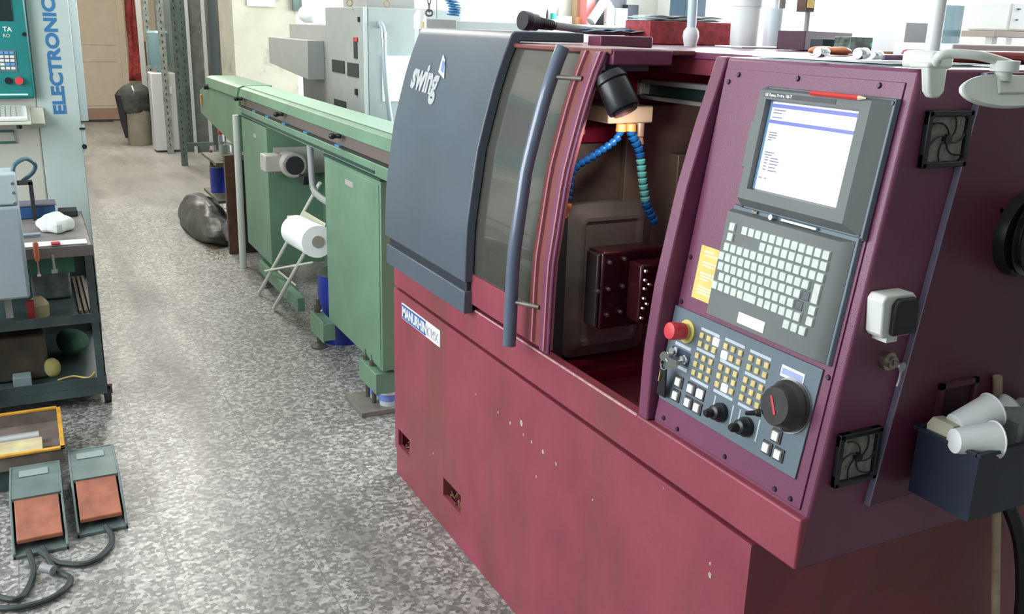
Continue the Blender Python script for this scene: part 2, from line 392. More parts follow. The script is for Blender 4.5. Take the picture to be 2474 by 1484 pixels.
# body shell: left end, under hood front, roof, back
b = MB()
pts = [(gx(z, .018), z) for z in zs(.846, 1.60)]+[(1.24, TOP), (2.45, TOP), (2.45, .846)]
b.prism(pts, 1, 3.062, 3.083)
b.build('end_panel', RED, lathe, bev=.002)
b = MB().box(1.47, 2.45, 1.545, 3.062, 1.587, TOP).box(1.40, 1.47, 2.40, 3.062, 1.587, TOP).box(1.235, 1.40, 2.40, 3.062, 1.590, TOP).box(2.43, 2.45, 1.545, 3.06, .75, 1.59)
b.build('roof', REDP, lathe, bev=.002)
MB().box(1.475, 1.49, 1.545, 2.40, 1.55, 1.586).box(1.41, 1.62, 2.13, 2.14, 1.5, 1.59).build('roof_lip', RED, lathe, smooth=False)
# raised rail on the roof
q0 = at(1425, 98, 1, 2.3); q1 = at(1583, 108, 1, 2.3)
MB().box(1.445, 1.62, 2.29, 2.36, TOP, 1.633).build('roof_rail', REDP, lathe, bev=.003)
# grey hood
hp = [(gx(z, 0), z) for z in zs(.932, 1.615)]+[(1.218, 1.630), (1.228, 1.638), (1.452, 1.638), (1.452, 1.611), (1.245, 1.611)]+[(gx(z, .03), z) for z in reversed(zs(.932, 1.60))]
hood = MB().prism(hp, 1, 2.39, 3.075).build('hood', HOODG, lathe, bev=.004)
strip(.836, .905, 0, .03, 2.39, 3.06, 2).build('lower_band', HOODG, hood, bev=.003)
strip(.90, .935, .010, .03, 2.395, 3.055, 2).build('band_recess', mat('dark slate recess', (.02, .028, .035), .5), hood)
# lettering on the hood
def onhood(p): return Vector((gx(p.z)-.0015 - .004*p.x, p.y, p.z))
def bendh(p): return Vector((gx(p.z)-.0042, p.y, p.z-.0))
# local: X to the right in the picture = -Y, slightly falling
fh = frame((1.14, 2.992, 1.420), (0, -1, -.06), (0, .0, 1), (-1, 0, 0))
text('maker_lettering', 'swing', fh, .115, WHITE, hood, ext=.0001, bold=.0045, bend=bendh, fit=(.225, .112))
b = MB(); 
for (ya, za, yb, zb, yc, zc, yd, zd) in ((2.795, 1.560, 2.765, 1.548, 2.732, 1.500, 2.762, 1.508),):
    b.add([bendh(Vector((0, y, z)))+Vector((o, 0, 0)) for o in (0, .002) for y, z in ((ya, za), (yb+.002, zb-.004), (yc, zc-.01), (yd+.028, zd))], [(0, 1, 2, 3), (7, 6, 5, 4), (0, 4, 5, 1), (1, 5, 6, 2), (2, 6, 7, 3), (3, 7, 4, 0)])
em = b.build('emblem', WHITE, hood, smooth=False)
b = MB().add([bendh(Vector((0, y, z)))+Vector((o, 0, 0)) for o in (-.001, 0) for y, z in ((2.782, 1.545), (2.762, 1.538), (2.748, 1.506), (2.772, 1.513))], [(0, 1, 2, 3), (7, 6, 5, 4), (0, 4, 5, 1), (1, 5, 6, 2), (2, 6, 7, 3), (3, 7, 4, 0)])
b.build('emblem_inset', LABELB, em, smooth=False)
# sliding door
door = strip(.865, .955, .024, .044, 1.955, 2.43, 3).build('sliding_door', RED, lathe, bev=.002)
strip(.955, 1.597, .031, .036, 2.02, 2.43).build('smoked_window', SMOKE, door)
b = strip(.868, 1.604, .020, .032, 1.955, 2.03)
b.box(gx(1.6, .02), 1.47, 1.895, 2.40, 1.594, 1.606)
b.build('door_frame', mat('brown red frame', (.20, .055, .05), .42, noise=.1), door, bev=.003)
b = strip(.868, 1.60, .010, .019, 1.905, 1.952)
b.box(1.23, 1.40, 1.892, 1.952, 1.570, 1.606)
b.build('door_stile', REDP, door, bev=.004)
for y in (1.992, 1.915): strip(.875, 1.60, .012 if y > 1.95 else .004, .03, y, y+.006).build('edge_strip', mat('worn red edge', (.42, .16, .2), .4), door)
hpath = [(gx(z, -.022), 2.05, z) for z in zs(.852, 1.605, 20)]
han = MB().tube(hpath, .0175, 18).build('handle', mat('blue grey handle enamel', (.10, .13, .19), .2, coat=.6), door)
for z in (.972, 1.535): MB().cyl((gx(z, -.02), 2.045, z), (gx(z, .02), 1.975, z), .006, n=12).build('handle_post', DSTEEL, han)
# chamber
b = MB().box(1.16, 1.9, 2.12, 2.135, .70, 1.37).build('chamber_wall', DSTEEL, lathe, smooth=False)
MB().prism([(1.19, 1.37), (1.245, 1.59), (1.9, 1.59), (1.9, 1.37)], 1, 2.118, 2.136).box(1.88, 1.9, 1.545, 2.12, .69, 1.59).box(1.20, 1.54, 2.100, 2.12, 1.366, 1.405).build('upper_wall', REDI, lathe, smooth=False)
MB().box(1.42, 1.9, 2.095, 2.118, 1.0, 1.46).box(1.56, 1.88, 2.05, 2.1, 1.0, 1.33).build('guard_sheet', BRONZE, lathe, bev=.003)
b = MB(); b.box(1.14, 1.9, 1.545, 2.12, .68, .70).box(1.15, 1.9, 2.0, 2.12, .70, .765)
b.build('chip_tray', REDI, lathe, bev=.004)
MB().box(1.15, 1.9, 1.996, 2.003, .725, .731).build('tray_edge', STEEL, lathe)
MB().box(1.165, 1.243, 2.085, 2.118, .76, 1.22).build('chamber_jamb', mat('dark jamb', (.05, .055, .065), .45), lathe)
# bevelled cover on the end wall
def rr(x0, x1, z0, z1, y, r=.02, n=4):
    out = []
    for cx, cz, a0 in ((x1-r, z1-r, 0), (x0+r, z1-r, 90), (x0+r, z0+r, 180), (x1-r, z0+r, 270)):
        for k in range(n+1):
            a = math.radians(a0+90*k/n); out.append(Vector((cx+r*math.cos(a), y, cz+r*math.sin(a))))
    return out
b = MB().ring([rr(1.243, 1.51, .775, 1.205, 2.118, .03), rr(1.243, 1.51, .775, 1.205, 2.09, .03), rr(1.262, 1.492, .795, 1.187, 2.084, .022), rr(1.278, 1.475, .812, 1.170, 2.070, .02), rr(1.288, 1.465, .824, 1.160, 2.070, .012), rr(1.296, 1.457, .832, 1.152, 2.078, .01)])
b.build('bevelled_cover', mat('worn grey brown cover', (.22, .20, .185), .34, metal=.2, noise=.25, nscale=8), lathe)
# turret block
tur = MB().box(1.225, 1.42, 1.88, 1.95, .925, 1.125).box(1.30, 1.40, 1.95, 2.07, .98, 1.08).box(1.30, 1.43, 1.82, 1.88, .95, 1.10).build('tool_turret', mat('oily black red steel', (.045, .008, .012), .22, metal=.3, noise=.4, nscale=10), lathe, bev=.006)
MB().box(1.214, 1.225, 1.885, 1.94, .93, 1.12).build('turret_side', mat('dark oily side', (.03, .02, .02), .4), tur, bev=.004)
for (x, z) in ((1.243, 1.10), (1.243, 1.032), (1.243, .965), (1.285, 1.105), (1.285, 1.035), (1.283, .968), (1.212, 1.03)):
    MB().cyl((x, 1.881, z), (x, 1.873, z), .006, n=10).cyl((x, 1.879, z), (x, 1.869, z), .0035, n=6).build('cap_screw', STEEL, tur)
for (x, z) in ((1.312, 1.085), (1.312, 1.062), (1.312, 1.04), (1.312, 1.015), (1.310, .99), (1.308, .965), (1.325, 1.05), (1.322, 1.00)):
    MB().ball((x, 1.818, z), .0055, 8).build('cap_screw', CHROME, tur)
# coolant block, hoses and lamp
blk = MB().box(1.267, 1.400, 1.955, 2.10, 1.428, 1.470).build('coolant_block', BEIGE, lathe, bev=.004)
MB().cyl((1.368, 1.965, 1.428), (1.368, 1.965, 1.395), .012, n=12).cyl((1.37, 1.965, 1.397), (1.375, 1.965, 1.375), .008, n=10).build('valve', mat('pink brass', (.55, .38, .30), .3, metal=.5), blk)
MB().cyl((1.275, 2.10, 1.395), (1.275, 2.09, 1.395), .011, n=12).build('wall_bolt', BRASS, blk)
def seg_hose(name, pts, mats, parent, r=.0105):
    path = spline(pts, 8); L = [0]
    for a, b2 in zip(path, path[1:]): L.append(L[-1]+(b2-a).length)
    step = .0165; n = int(L[-1]/step); hs = None
    for k in range(n):
        def pt(s):
            for i in range(len(L)-1):
                if L[i+1] >= s: return path[i].lerp(path[i+1], (s-L[i])/max(1e-6, L[i+1]-L[i]))
            return path[-1]
        a, c2 = pt(k*step), pt((k+1)*step+.004)
        o = MB().lathe(a, c2, [(0, r*.62), (.12, r), (.5, r*.95), (.75, r*.6), (1, r*.55)], 12)
        m = mats(k/n)
        if hs is None: hs = o.build(name, m, parent)
        else: o.build('hose_segment', m, hs)
    return path[-1], path[-1]-path[-3], hs
Y0 = 1.95
def hp_(l): return [at(px, py, 1, Y0) for px, py in l]
for x in (1.302, 1.331): MB().cyl((x, Y0, 1.428), (x, Y0, 1.410), .0125, .014, n=12).build('orange_fitting', ORANGE, blk)
e, d, hs = seg_hose('coolant_hose', hp_([(1500, 314), (1492, 335), (1462, 358), (1425, 382), (1395, 400), (1380, 418), (1377, 440), (1373, 470), (1369, 492)]), lambda t: BLUEH, blk)
MB().lathe(e, e+Vector((-.004, 0, -.034)), [(0, .0135), (.25, .0135), (.4, .010), (1, .007)], 12).build('orange_nozzle', ORANGE, hs)
seg_hose('coolant_hose', hp_([(1523, 314), (1530, 335), (1542, 355), (1548, 385), (1551, 415), (1553, 440), (1557, 465), (1560, 490), (1570, 515), (1588, 548)]), lambda t: (TEALH if .3 < t < .72 else BLUEH), blk, .0125)
lp0 = at(1478, 196, 1, 1.9); lp1 = at(1512, 272, 1, 1.86)
lm = MB().lathe(lp0+(lp0-lp1)*.22, lp1, [(0, .034), (.12, .039), (.2, .041), (.24, .037), (.34, .038), (.86, .040), (.93, .038), (.94, .031), (1, .029)], 24).build('work_lamp', BLACK, lathe)
_l = bpy.data.lights.new('chamber_lamp', 'SPOT'); _l.energy = 1.7; _l.color = (1, .88, .76); _l.spot_size = 2.6; _l.shadow_soft_size = .02
_lo = bpy.data.objects.new('chamber_lamp', _l); sc.collection.objects.link(_lo); _lo.location = lp1+(lp1-lp0).normalized()*.008
_lo.rotation_euler = (Vector((1.36, 2.1, 1.0))-_lo.location).to_track_quat('-Z', 'Y').to_euler()
MB().box(1.235, 1.36, 1.93, 2.10, 1.555, 1.59).build('lamp_bracket', mat('blue grey bracket', (.09, .13, .17), .45), lm, bev=.003)
MB().box(1.445, 1.50, 1.56, 2.095, 1.517, 1.528).box(1.445, 1.50, 1.56, 2.095, 1.478, 1.488).box(1.445, 1.50, 2.085, 2.10, 1.478, 1.528).build('tube_light_frame', mat('pale alloy', (.42, .44, .44), .35, metal=.6), lathe, bev=.001)
MB().box(1.46, 1.50, 1.56, 2.09, 1.488, 1.517).build('tube_light_glass', mat('dark green glass', (.02, .045, .04), .1), lathe)

# --- operator console
AL = math.atan(.1506); CN = Vector((-math.cos(AL), 0, math.sin(AL))); CV = Vector((math.sin(AL), 0, math.cos(AL))); CU = Vector((0, -1, 0))
PF = frame((1.006, 0, 0), CU, CV, CN)          # panel frame: u to the right, v up the slope, n out of the panel
def px_of(z): return 1.006+.1506*z
con = MB().prism([(1.119, .745), (1.2475, 1.604), (2.45, 1.604), (2.45, .745)], 1, 1.044, 1.507).prism([(1.140, .852), (1.28, 1.604), (2.45, 1.604), (2.45, .852)], 1, 1.507, 1.543)
con = con.build('console_housing', REDP, lathe, bev=.006)
F = [(.745, 1.119), (.849, 1.1185), (.992, 1.120), (1.146, 1.136), (1.345, 1.173), (1.47, 1.206), (1.604, 1.2475)]
fl = [(lerp_prof(F, z), z) for z in zs(.846, 1.604, 18)]
MB().prism(fl+[(px_of(z)+.03, z) for z in reversed(zs(.846, 1.604, 18))], 1, 1.508, 1.543).build('console_flange', REDP, con, bev=.004)
def PB(u0, u1, v0, v1, n0, n1): return MB(PF).box(u0, u1, v0, v1, n0, n1)
PB(-1.500, -1.065, .862, 1.600, 0, .0025).build('front_plate', REDP, con, bev=.001)
for u, v in ((-1.485, 1.575), (-1.46, 1.59), (-1.30, 1.592), (-1.115, 1.592), (-1.078, 1.56), (-1.49, 1.22), (-1.49, 1.125), (-1.073, 1.345), (-1.073, 1.105), (-1.47, .875), (-1.42, .87), (-1.27, .874), (-1.13, .872), (-1.09, .872)):
    MB(PF).cyl((u, v, .002), (u, v, .006), .0055, .004, n=10).build('panel_screw', mat('plum screw', (.06, .03, .06), .35, metal=.4), con)
def frustum(u0, u1, v0, v1, n0, U0, U1, V0, V1, n1):
    return MB(PF).hexa([(u0, v0, n0), (u1, v0, n0), (u1, v1, n0), (u0, v1, n0)], [(U0, V0, n1), (U1, V0, n1), (U1, V1, n1), (U0, V1, n1)])
# monitor
mon = frustum(-1.369, -1.064, 1.342, 1.574, .0025, -1.367, -1.066, 1.347, 1.572, .012)
def quadring(o, i):   # o, i = (u0,u1,v0,v1,n)
    def c(q): return [(q[0], q[2], q[4]), (q[1], q[2], q[4]), (q[1], q[3], q[4]), (q[0], q[3], q[4])]
    return MB(PF).add(c(o)+c(i), [(k, (k+1) % 4, 4+(k+1) % 4, 4+k) for k in range(4)])
mon = mon.build('monitor_unit', PANELG, lathe, bev=.001)
b = MB(PF)
for o_, i_ in (((-1.366, -1.067, 1.348, 1.571, .010), (-1.360, -1.098, 1.364, 1.565, .030)), ((-1.360, -1.098, 1.364, 1.565, .030), (-1.340, -1.119, 1.384, 1.549, .030)), ((-1.340, -1.119, 1.384, 1.549, .030), (-1.336, -1.121, 1.386, 1.547, .018))):
    q = quadring(o_, i_); n = len(b.v); b.v += q.v; b.f += [tuple(n+i for i in f) for f in q.f]
b.build('monitor_bezel', BEZEL, mon, smooth=False)
scr = PB(-1.3355, -1.1215, 1.3865, 1.5465, .016, .019).build('screen', SCREEN, mon, smooth=False)
PB(-1.3355, -1.331, 1.3865, 1.5465, .019, .0205).build('screen_edge', mat('screen blue edge', (.15, .3, .5), .15), scr, smooth=False)
b = MB(PF).box(-1.330, -1.123, 1.5365, 1.5435, .0192, .0196).box(-1.330, -1.123, 1.508, 1.5145, .0192, .0196)
b.build('title_bars', SCRBLUE, scr, smooth=False)
b = MB(PF)
def dash(u, v, l, h=.0026): b.box(u, u+l, v, v+h, .0192, .0196)
for u, v, l in ((-1.325, 1.531, .03), (-1.325, 1.526, .022), (-1.325, 1.518, .024), (-1.325, 1.4905, .02), (-1.325, 1.486, .022), (-1.325, 1.4815, .02), (-1.325, 1.477, .011), (-1.325, 1.4545, .024), (-1.325, 1.450, .02), (-1.322, 1.4455, .009), (-1.308, 1.445, .02), (-1.322, 1.4405, .009), (-1.308, 1.440, .024), (-1.322, 1.435, .008), (-1.308, 1.4345, .022), (-1.322, 1.429, .008), (-1.308, 1.4285, .018), (-1.322, 1.423, .008), (-1.308, 1.4225, .023), (-1.328, 1.4075, .009), (-1.312, 1.4075, .005)):
    dash(u, v, l)
b.build('screen_writing', SCRTXT, scr, smooth=False)
b = MB(PF)
for u, v, l in ((-1.257, 1.530, .026), (-1.263, 1.524, .05), (-1.20, 1.5235, .016), (-1.258, 1.5175, .008), (-1.244, 1.5175, .008), (-1.225, 1.5175, .009), (-1.145, 1.5315, .01), (-1.165, 1.4955, .012), (-1.325, 1.4985, .012), (-1.298, 1.4905, .016), (-1.298, 1.4815, .03), (-1.323, 1.468, .016), (-1.16, 1.43, .02), (-1.17, 1.419, .02), (-1.18, 1.409, .026), (-1.165, 1.402, .02), (-1.2, 1.395, .014), (-1.28, 1.449, .02), (-1.28, 1.44, .012), (-1.275, 1.4285, .01), (-1.28, 1.4075, .02)):
    dash(u, v, l, .0018)
b.build('faint_writing', PINKT, scr, smooth=False)
PB(-1.3475, -1.172, 1.5530, 1.5610, .030, .0306).build('label_strip', BEZELD, mon, smooth=False)
text('maker_lettering', 'GE Fanuc Series 18i-T', frame(PF @ Vector((-1.345, 1.5545, .0308)), CU, CV, CN), .0078, WHITE, mon, ext=.0001, bold=.0002)
b = MB(PF).box(-1.379, -1.366, 1.420, 1.508, .003, .020).box(-1.384, -1.378, 1.455, 1.478, .003, .014)
b.build('card_cover', BEZEL, mon, bev=.002)
for u, v in ((-1.362, 1.568), (-1.072, 1.566), (-1.362, 1.350), (-1.075, 1.352)): MB(PF).cyl((u, v, .011), (u, v, .014), .004, n=8).build('corner_screw', BLACK, mon)
# keyboard
kb = frustum(-1.389, -1.071, 1.124, 1.349, .0025, -1.387, -1.074, 1.126, 1.347, .010).build('keyboard_unit', PANELG, lathe, bev=.001)
frustum(-1.387, -1.078, 1.126, 1.340, .010, -1.385, -1.098, 1.129, 1.334, .024).build('keyboard_plate', BEZEL, kb, bev=.001)
def key(u, v, w2=.0166, h=.0168, name='key', m=KEYW, par=kb, n0=.024, n1=.0285):
    return frustum(u-w2/2, u+w2/2, v-h/2, v+h/2, n0, u-w2/2+.0012, u+w2/2-.0012, v-h/2+.0012, v+h/2-.0012, n1).build(name, m, par, bev=.0006)
def row(u0, u1, n, v):
    for k in range(n): key(u0+(u1-u0)*k/(n-1), v)
key(-1.360, 1.307); key(-1.360, 1.2875)
row(-1.324, -1.118, 12, 1.3065); row(-1.269, -1.118, 9, 1.2875); row(-1.363, -1.119, 14, 1.2675); row(-1.372, -1.148, 13, 1.248)
row(-1.368, -1.162, 12, 1.2285); row(-1.360, -1.172, 11, 1.209); row(-1.374, -1.299, 5, 1.1895); key(-1.272, 1.1895, .034, name='space_key'); row(-1.2435, -1.150, 6, 1.1895)
row(-1.170, -1.131, 3, 1.1695); key(-1.120, 1.2385, .0166, .036, name='enter_key'); key(-1.120, 1.209); key(-1.120, 1.1895)
for u, v in ((-1.143, 1.2285), (-1.153, 1.209)): key(u, v, name='dark_key', m=mat('dark grey key', (.09, .10, .11), .5), n1=.0255)
PB(-1.295, -1.223, 1.137, 1.158, .024, .0248).build('white_label', BTNW, kb)
MB(PF).cyl((-1.272, 1.343, .010), (-1.272, 1.343, .022), .006, .005, n=12).build('catch_knob', CHROME, kb)
PB(-1.250, -1.163, 1.3405, 1.3455, .010, .017).build('catch_bar', mat('polished bar', (.7, .73, .8), .2, metal=.6), kb, bev=.001)
PB(-1.331, -1.317, 1.3405, 1.346, .010, .014).build('catch', DSTEEL, kb)
# yellow sticker
st = PB(-1.463, -1.388, 1.143, 1.252, .0025, .0032).build('yellow_sticker', YELLOW, lathe, smooth=False)
b = MB(PF)
for k, (v, l) in enumerate(((1.240, .03), (1.233, .045), (1.218, .05), (1.212, .04), (1.196, .05), (1.190, .045), (1.184, .03), (1.168, .05), (1.162, .042), (1.156, .05))): b.box(-1.452+(.004 if k % 2 else 0), -1.452+l, v, v+.003, .0032, .0034)
b.build('sticker_print', mat('pale print', (.9, .84, .66), .6), st, smooth=False)
# control plate
cp = MB(PF).prism([(-1.504, .925), (-1.495, .912), (-1.088, .910), (-1.085, 1.115), (-1.504, 1.1145)], 2, .0025, .006).build('control_plate', PANELG, lathe, bev=.001)
def cb(u, v, m=BTNY, w2=.0128, name='push_button', h=None):
    h = h or w2; return frustum(u-w2/2, u+w2/2, v-h/2, v+h/2, .006, u-w2/2+.001, u+w2/2-.001, v-h/2+.001, v+h/2-.001, .0095).build(name, m, cp, bev=.0012)
def strip_l(u0, u1, v, h=.006): PB(u0, u1, v-h/2, v+h/2, .006, .0066).build('legend_strip', mat('pale blue strip', (.50, .55, .60), .4), cp, smooth=False)
lit = {(0, 0, 2), (2, 1, 0), (3, 2, 1)}
for gi, (u0, vs) in enumerate(((-1.4015, (1.0785, 1.061)), (-1.403, (1.036, 1.018, 1.0)), (-1.328, (1.0795, 1.0615)), (-1.3295, (1.036, 1.0185, 1.001)), (-1.2555, (1.079, 1.061)), (-1.2565, (1.0355, 1.018, 1.0005)))):
    for r_, v in enumerate(vs):
        for k in range(3):
            if (gi, r_, k) in lit: cb(u0+.0215*k, v, LIT, .0165, name='lit_button')
            else: cb(u0+.0215*k, v)
    strip_l(u0-.007, u0+.05, vs[0]+.013)
    if len(vs) == 3: strip_l(u0-.007, u0+.05, vs[2]-.014)
for u, v in ((-1.441, .966), (-1.441, .936), (-1.400, .966), (-1.370, .966), (-1.400, .936), (-1.370, .936), (-1.151, .966), (-1.167, .9365), (-1.136, .9365)):
    PB(u-.0125, u+.0125, v-.0125, v+.0125, .006, .0085).build('button_surround', mat('dark surround', (.05, .04, .05), .5), cp, bev=.001)
    frustum(u-.0085, u+.0085, v-.009, v+.009, .0085, u-.0075, u+.0075, v-.008, v+.008, .013).build('square_button', LIT if (u, v) == (-1.370, .966) else BTNW, cp, bev=.001)
strip_l(-1.478, -1.426, 1.040, .007); strip_l(-1.455, -1.425, .995, .007)
PB(-1.483, -1.424, 1.003, 1.032, .006, .0068).build('switch_plate', mat('navy plate', (.03, .04, .08), .4), cp)
for u in (-1.312, -1.238):
    for k in (-1, 1): PB(u+.012+k*.027-.002, u+.012+k*.027+.002, .935, .978, .006, .0066).build('scale_strip', mat('pale scale', (.42, .5, .52), .4), cp, smooth=False)
    MB(PF).lathe((u+.010, .953, .006), (u+.010, .953, .030), [(0, .019), (.35, .019), (.5, .016), (.9, .014), (1, .010)], 20).lathe((u+.008, .951, .026), (u+.006, .951, .044), [(0, .009), (.7, .009), (1, .006)], 16).build('rotary_knob', BLACK, cp)
PB(-1.177, -1.120, 1.073, 1.094, .006, .0068).build('maker_label', BTNW, cp)
PB(-1.174, -1.123, 1.078, 1.089, .0068, .0072).build('label_band', mat('lilac band', (.35, .42, .70), .5), cp)
# emergency stop
es = MB(PF).lathe((-1.448, 1.073, .006), (-1.448, 1.073, .022), [(0, .0245), (.25, .0245), (.35, .022), (.36, .015), (1, .0145)], 28).build('emergency_stop', mat('yellow collar', (.62, .52, .14), .45), cp)
MB(PF).lathe((-1.448, 1.073, .018), (-1.448, 1.073, .055), [(0, .0165), (.05, .0175), (.15, .017), (.2, .0178), (.88, .0185), (.97, .017), (1, .013)], 28).build('mushroom_head', ESTOP, es)
# handwheel
hw = MB(PF).lathe((-1.136, 1.030, .006), (-1.136, 1.030, .046), [(0, .045), (.1, .0465), (.3, .0465), (.42, .043), (.5, .041), (.55, .039), (.9, .036), (1, .033)], 40).build('handwheel', mat('worn black wheel', (.03, .028, .027), .33, noise=.3, nscale=30), cp)
MB(PF).lathe((-1.136, 1.030, .006), (-1.136, 1.030, .009), [(0, .050), (1, .050)], 40).build('graduated_ring', STEEL, hw)
MB(PF).lathe((-1.165, 1.006, .044), (-1.180, 1.0, .066), [(0, .008), (.3, .0065), (.35, .005), (.9, .004), (1, .003)], 14).build('crank_grip', BLACK, hw)
b = MB(PF).add([(-1.150, 1.045, .0465), (-1.145, 1.046, .0465), (-1.128, 1.018, .0465), (-1.132, 1.014, .0465), (-1.150, 1.045, .0471), (-1.145, 1.046, .0471), (-1.128, 1.018, .0471), (-1.132, 1.014, .0471)], [(0, 3, 2, 1), (4, 5, 6, 7), (0, 1, 5, 4), (1, 2, 6, 5), (2, 3, 7, 6), (3, 0, 4, 7)])
b.build('red_mark', ESTOP, hw, smooth=False)
# key switches
for u, v in ((-1.478, 1.023), (-1.443, 1.016)):
    MB(PF).lathe((u+.008, v, .006), (u+.008, v, .020), [(0, .010), (.5, .010), (.6, .008), (1, .008)], 16).build('key_switch', CHROME, cp)

# --- right side of the console
YS = 1.044
dp = MB().prism([(1.388, 1.60), (1.267, .845), (2.42, .845), (2.42, 1.60)], 1, YS-.010, YS).build('side_door', mat('shade darkened red paint', (.10, .018, .045), .38, noise=.15, nscale=3), lathe, bev=.003)  # shade on this side put into a darker red
MB().hexa([(1.2655, YS-.0115, .846), (1.2685, YS-.0115, .846), (1.2685, YS-.0005, .846), (1.2655, YS-.0005, .846)], [(1.3868, YS-.0115, 1.599), (1.3898, YS-.0115, 1.599), (1.3898, YS-.0005, 1.599), (1.3868, YS-.0005, 1.599)]).build('skylight_edge', mat('painted skylight lilac', (.30, .28, .42), .3, metal=.3), dp)  # lilac strip paints the skylight reflected along the door edge
b = MB()
for (x0, x1, z0, z1) in ((1.40, 1.41, .98, 1.06), (1.49, 1.50, .98, 1.06), (1.40, 1.50, 1.05, 1.06), (1.40, 1.50, .98, .988)): b.box(x0, x1, YS-.018, YS-.010, z0, z1)
b.build('recess_rim', mat('dull plum rim', (.09, .02, .04), .5), dp); MB().box(1.41, 1.49, YS-.0115, YS-.010, .988, 1.05).build('recess', mat('deep plum', (.04, .008, .015), .6), dp)
def fan(cx, cz, w2, h, sk):
    f_ = MB(); t = .010
    f_.box(cx-w2, cx+w2, YS-.012, YS, cz-h, cz-h+t).box(cx-w2, cx+w2, YS-.012, YS, cz+h-t, cz+h).box(cx-w2, cx-w2+t, YS-.012, YS, cz-h, cz+h).box(cx+w2-t, cx+w2, YS-.012, YS, cz-h, cz+h)
    for sx in (-1, 1):
        for sz in (-1, 1): f_.prism([(cx+sx*w2, cz+sz*h), (cx+sx*(w2-.026), cz+sz*h), (cx+sx*w2, cz+sz*(h-.024))], 1, YS-.011, YS)
    fo = f_.build('fan_grille', BLACK, lathe, bev=.002)
    MB().box(cx-w2+.008, cx+w2-.008, YS-.004, YS-.001, cz-h+.008, cz+h-.008).build('dust_filter', FILTER, fo)
    v_ = MB(); v_.cyl((cx, YS-.012, cz), (cx, YS-.004, cz), .008, n=12)
    for k in range(6):
        a0 = k*PI/3+sk; pts = []
        for j in range(8):
            r = .006+.040*j/7; a = a0+1.15*(j/7)**.9; pts.append((cx+r*math.cos(a)*w2/.05, YS-.009, cz+r*math.sin(a)*h/.05))
        v_.tube(pts, .0016, 6)
    v_.build('curved_vanes', BLACK, fo)
fan(1.322, 1.495, .052, .046, .3); fan(1.224, .950, .050, .050, .1)
so = MB().prism([(1.205, 1.184), (1.199, 1.241), (1.206, 1.250), (1.268, 1.250), (1.277, 1.241), (1.282, 1.186), (1.273, 1.176), (1.212, 1.176)], 1, YS-.035, YS).build('socket_box', mat('socket white', (.74, .76, .70), .4), lathe, bev=.003)
MB().prism([(1.220, 1.182), (1.218, 1.234), (1.226, 1.245), (1.264, 1.245), (1.272, 1.236), (1.276, 1.182)], 1, YS-.047, YS-.035).build('flap_cover', BLACK, so, bev=.004)
MB().box(1.225, 1.250, YS-.03, YS, 1.166, 1.176).build('cable_gland', WHITE, so)
lk = MB().cyl((1.264, YS, 1.122), (1.264, YS-.012, 1.122), .016, n=20).cyl((1.264, YS-.012, 1.122), (1.264, YS-.020, 1.122), .011, n=16).build('door_lock', mat('brassy steel', (.4, .36, .3), .25, metal=.9), lathe)
dq = MB().lathe((1.555, YS, 1.322), (1.555, YS-.03, 1.322), [(0, .088), (.2, .088), (.3, .078), (1, .074)], 36).build('duct_flange', BLACK, lathe)
cpts = spline([(1.552, YS-.02, 1.322), (1.575, YS-.09, 1.322), (1.66, YS-.17, 1.318), (1.80, YS-.21, 1.30), (2.0, YS-.22, 1.24)], 36)
MB().tube(cpts, .06, 28, rf=lambda t: .066+.0045*math.cos(t*2*PI*19)).build('corrugated_duct', BLACK, dq)
for k in range(3):
    a = .6+k*1.0; MB().cyl((1.555-.082*math.cos(a), YS-.006, 1.322+.082*math.sin(a)), (1.555-.082*math.cos(a), YS-.01, 1.322+.082*math.sin(a)), .005, n=8).build('flange_screw', STEEL, dq)
for k, (x0, z0) in enumerate(((1.80, .70), (1.88, .70))):
    MB().tube(spline([(x0, 1.12, z0), (x0+.01, 1.07, z0-.10), (x0+.03, 1.05, z0-.3), (x0-.01+.1*k, 1.05, z0-.5), (x0+.1, 1.1, .1)], 8), .016, 12).build('supply_hose', BLACK, lathe)

# ------------------------------------------------------------------ things on and around the lathe
# pencil on the monitor
pc = thing('pencil', PF @ Vector((-1.165, 1.568, .034)), 'red pencil lying along the top of the monitor bezel', 'pencil')
MB(PF).cyl((-1.228, 1.5675, .0345), (-1.122, 1.5675, .0345), .0042, n=6).build('shaft', mat('red pencil lacquer', (.62, .03, .03), .3), pc)
MB(PF).cyl((-1.122, 1.5675, .0345), (-1.106, 1.5675, .0345), .0042, .0012, n=6).build('sharpened_tip', mat('cut wood', (.75, .62, .45), .6), pc)
MB(PF).cyl((-1.106, 1.5675, .0345), (-1.101, 1.5675, .0345), .0012, .0003, n=6).build('lead', BLACK, pc)
# keys hanging at the switches
kk = thing('key_bunch', PF @ Vector((-1.475, .98, .03)), 'bunch of keys with long black tag hanging from the console key switch', 'keys')
for u, v, a in ((-1.478, 1.014, .0), (-1.452, 1.006, .3)):
    MB(PF).box(u+.012, u+.018, v-.002, v+.008, .020, .038).lathe((u+.013, v+.000, .038), (u+.016, v+.000, .041), [(0, .010), (1, .010)], 18).build('key', mat('nickel', (.42, .43, .42), .3, metal=.8), kk)
MB(PF).tube([(-1.462+.012*math.cos(t), .998+.012*math.sin(t), .038) for t in [2*PI*i/24 for i in range(25)]], .0012, 6).build('key_ring', STEEL, kk)
MB(PF).hexa([(-1.494, .922, .012), (-1.464, .922, .012), (-1.457, .988, .030), (-1.475, .988, .030)], [(-1.494, .922, .018), (-1.464, .922, .018), (-1.457, .988, .035), (-1.475, .988, .035)]).build('black_tag', BLACK, kk, bev=.002)
MB(PF).box(-1.4785, -1.476, .955, .993, .030, .032).build('ochre_tab', OCHRE, kk)
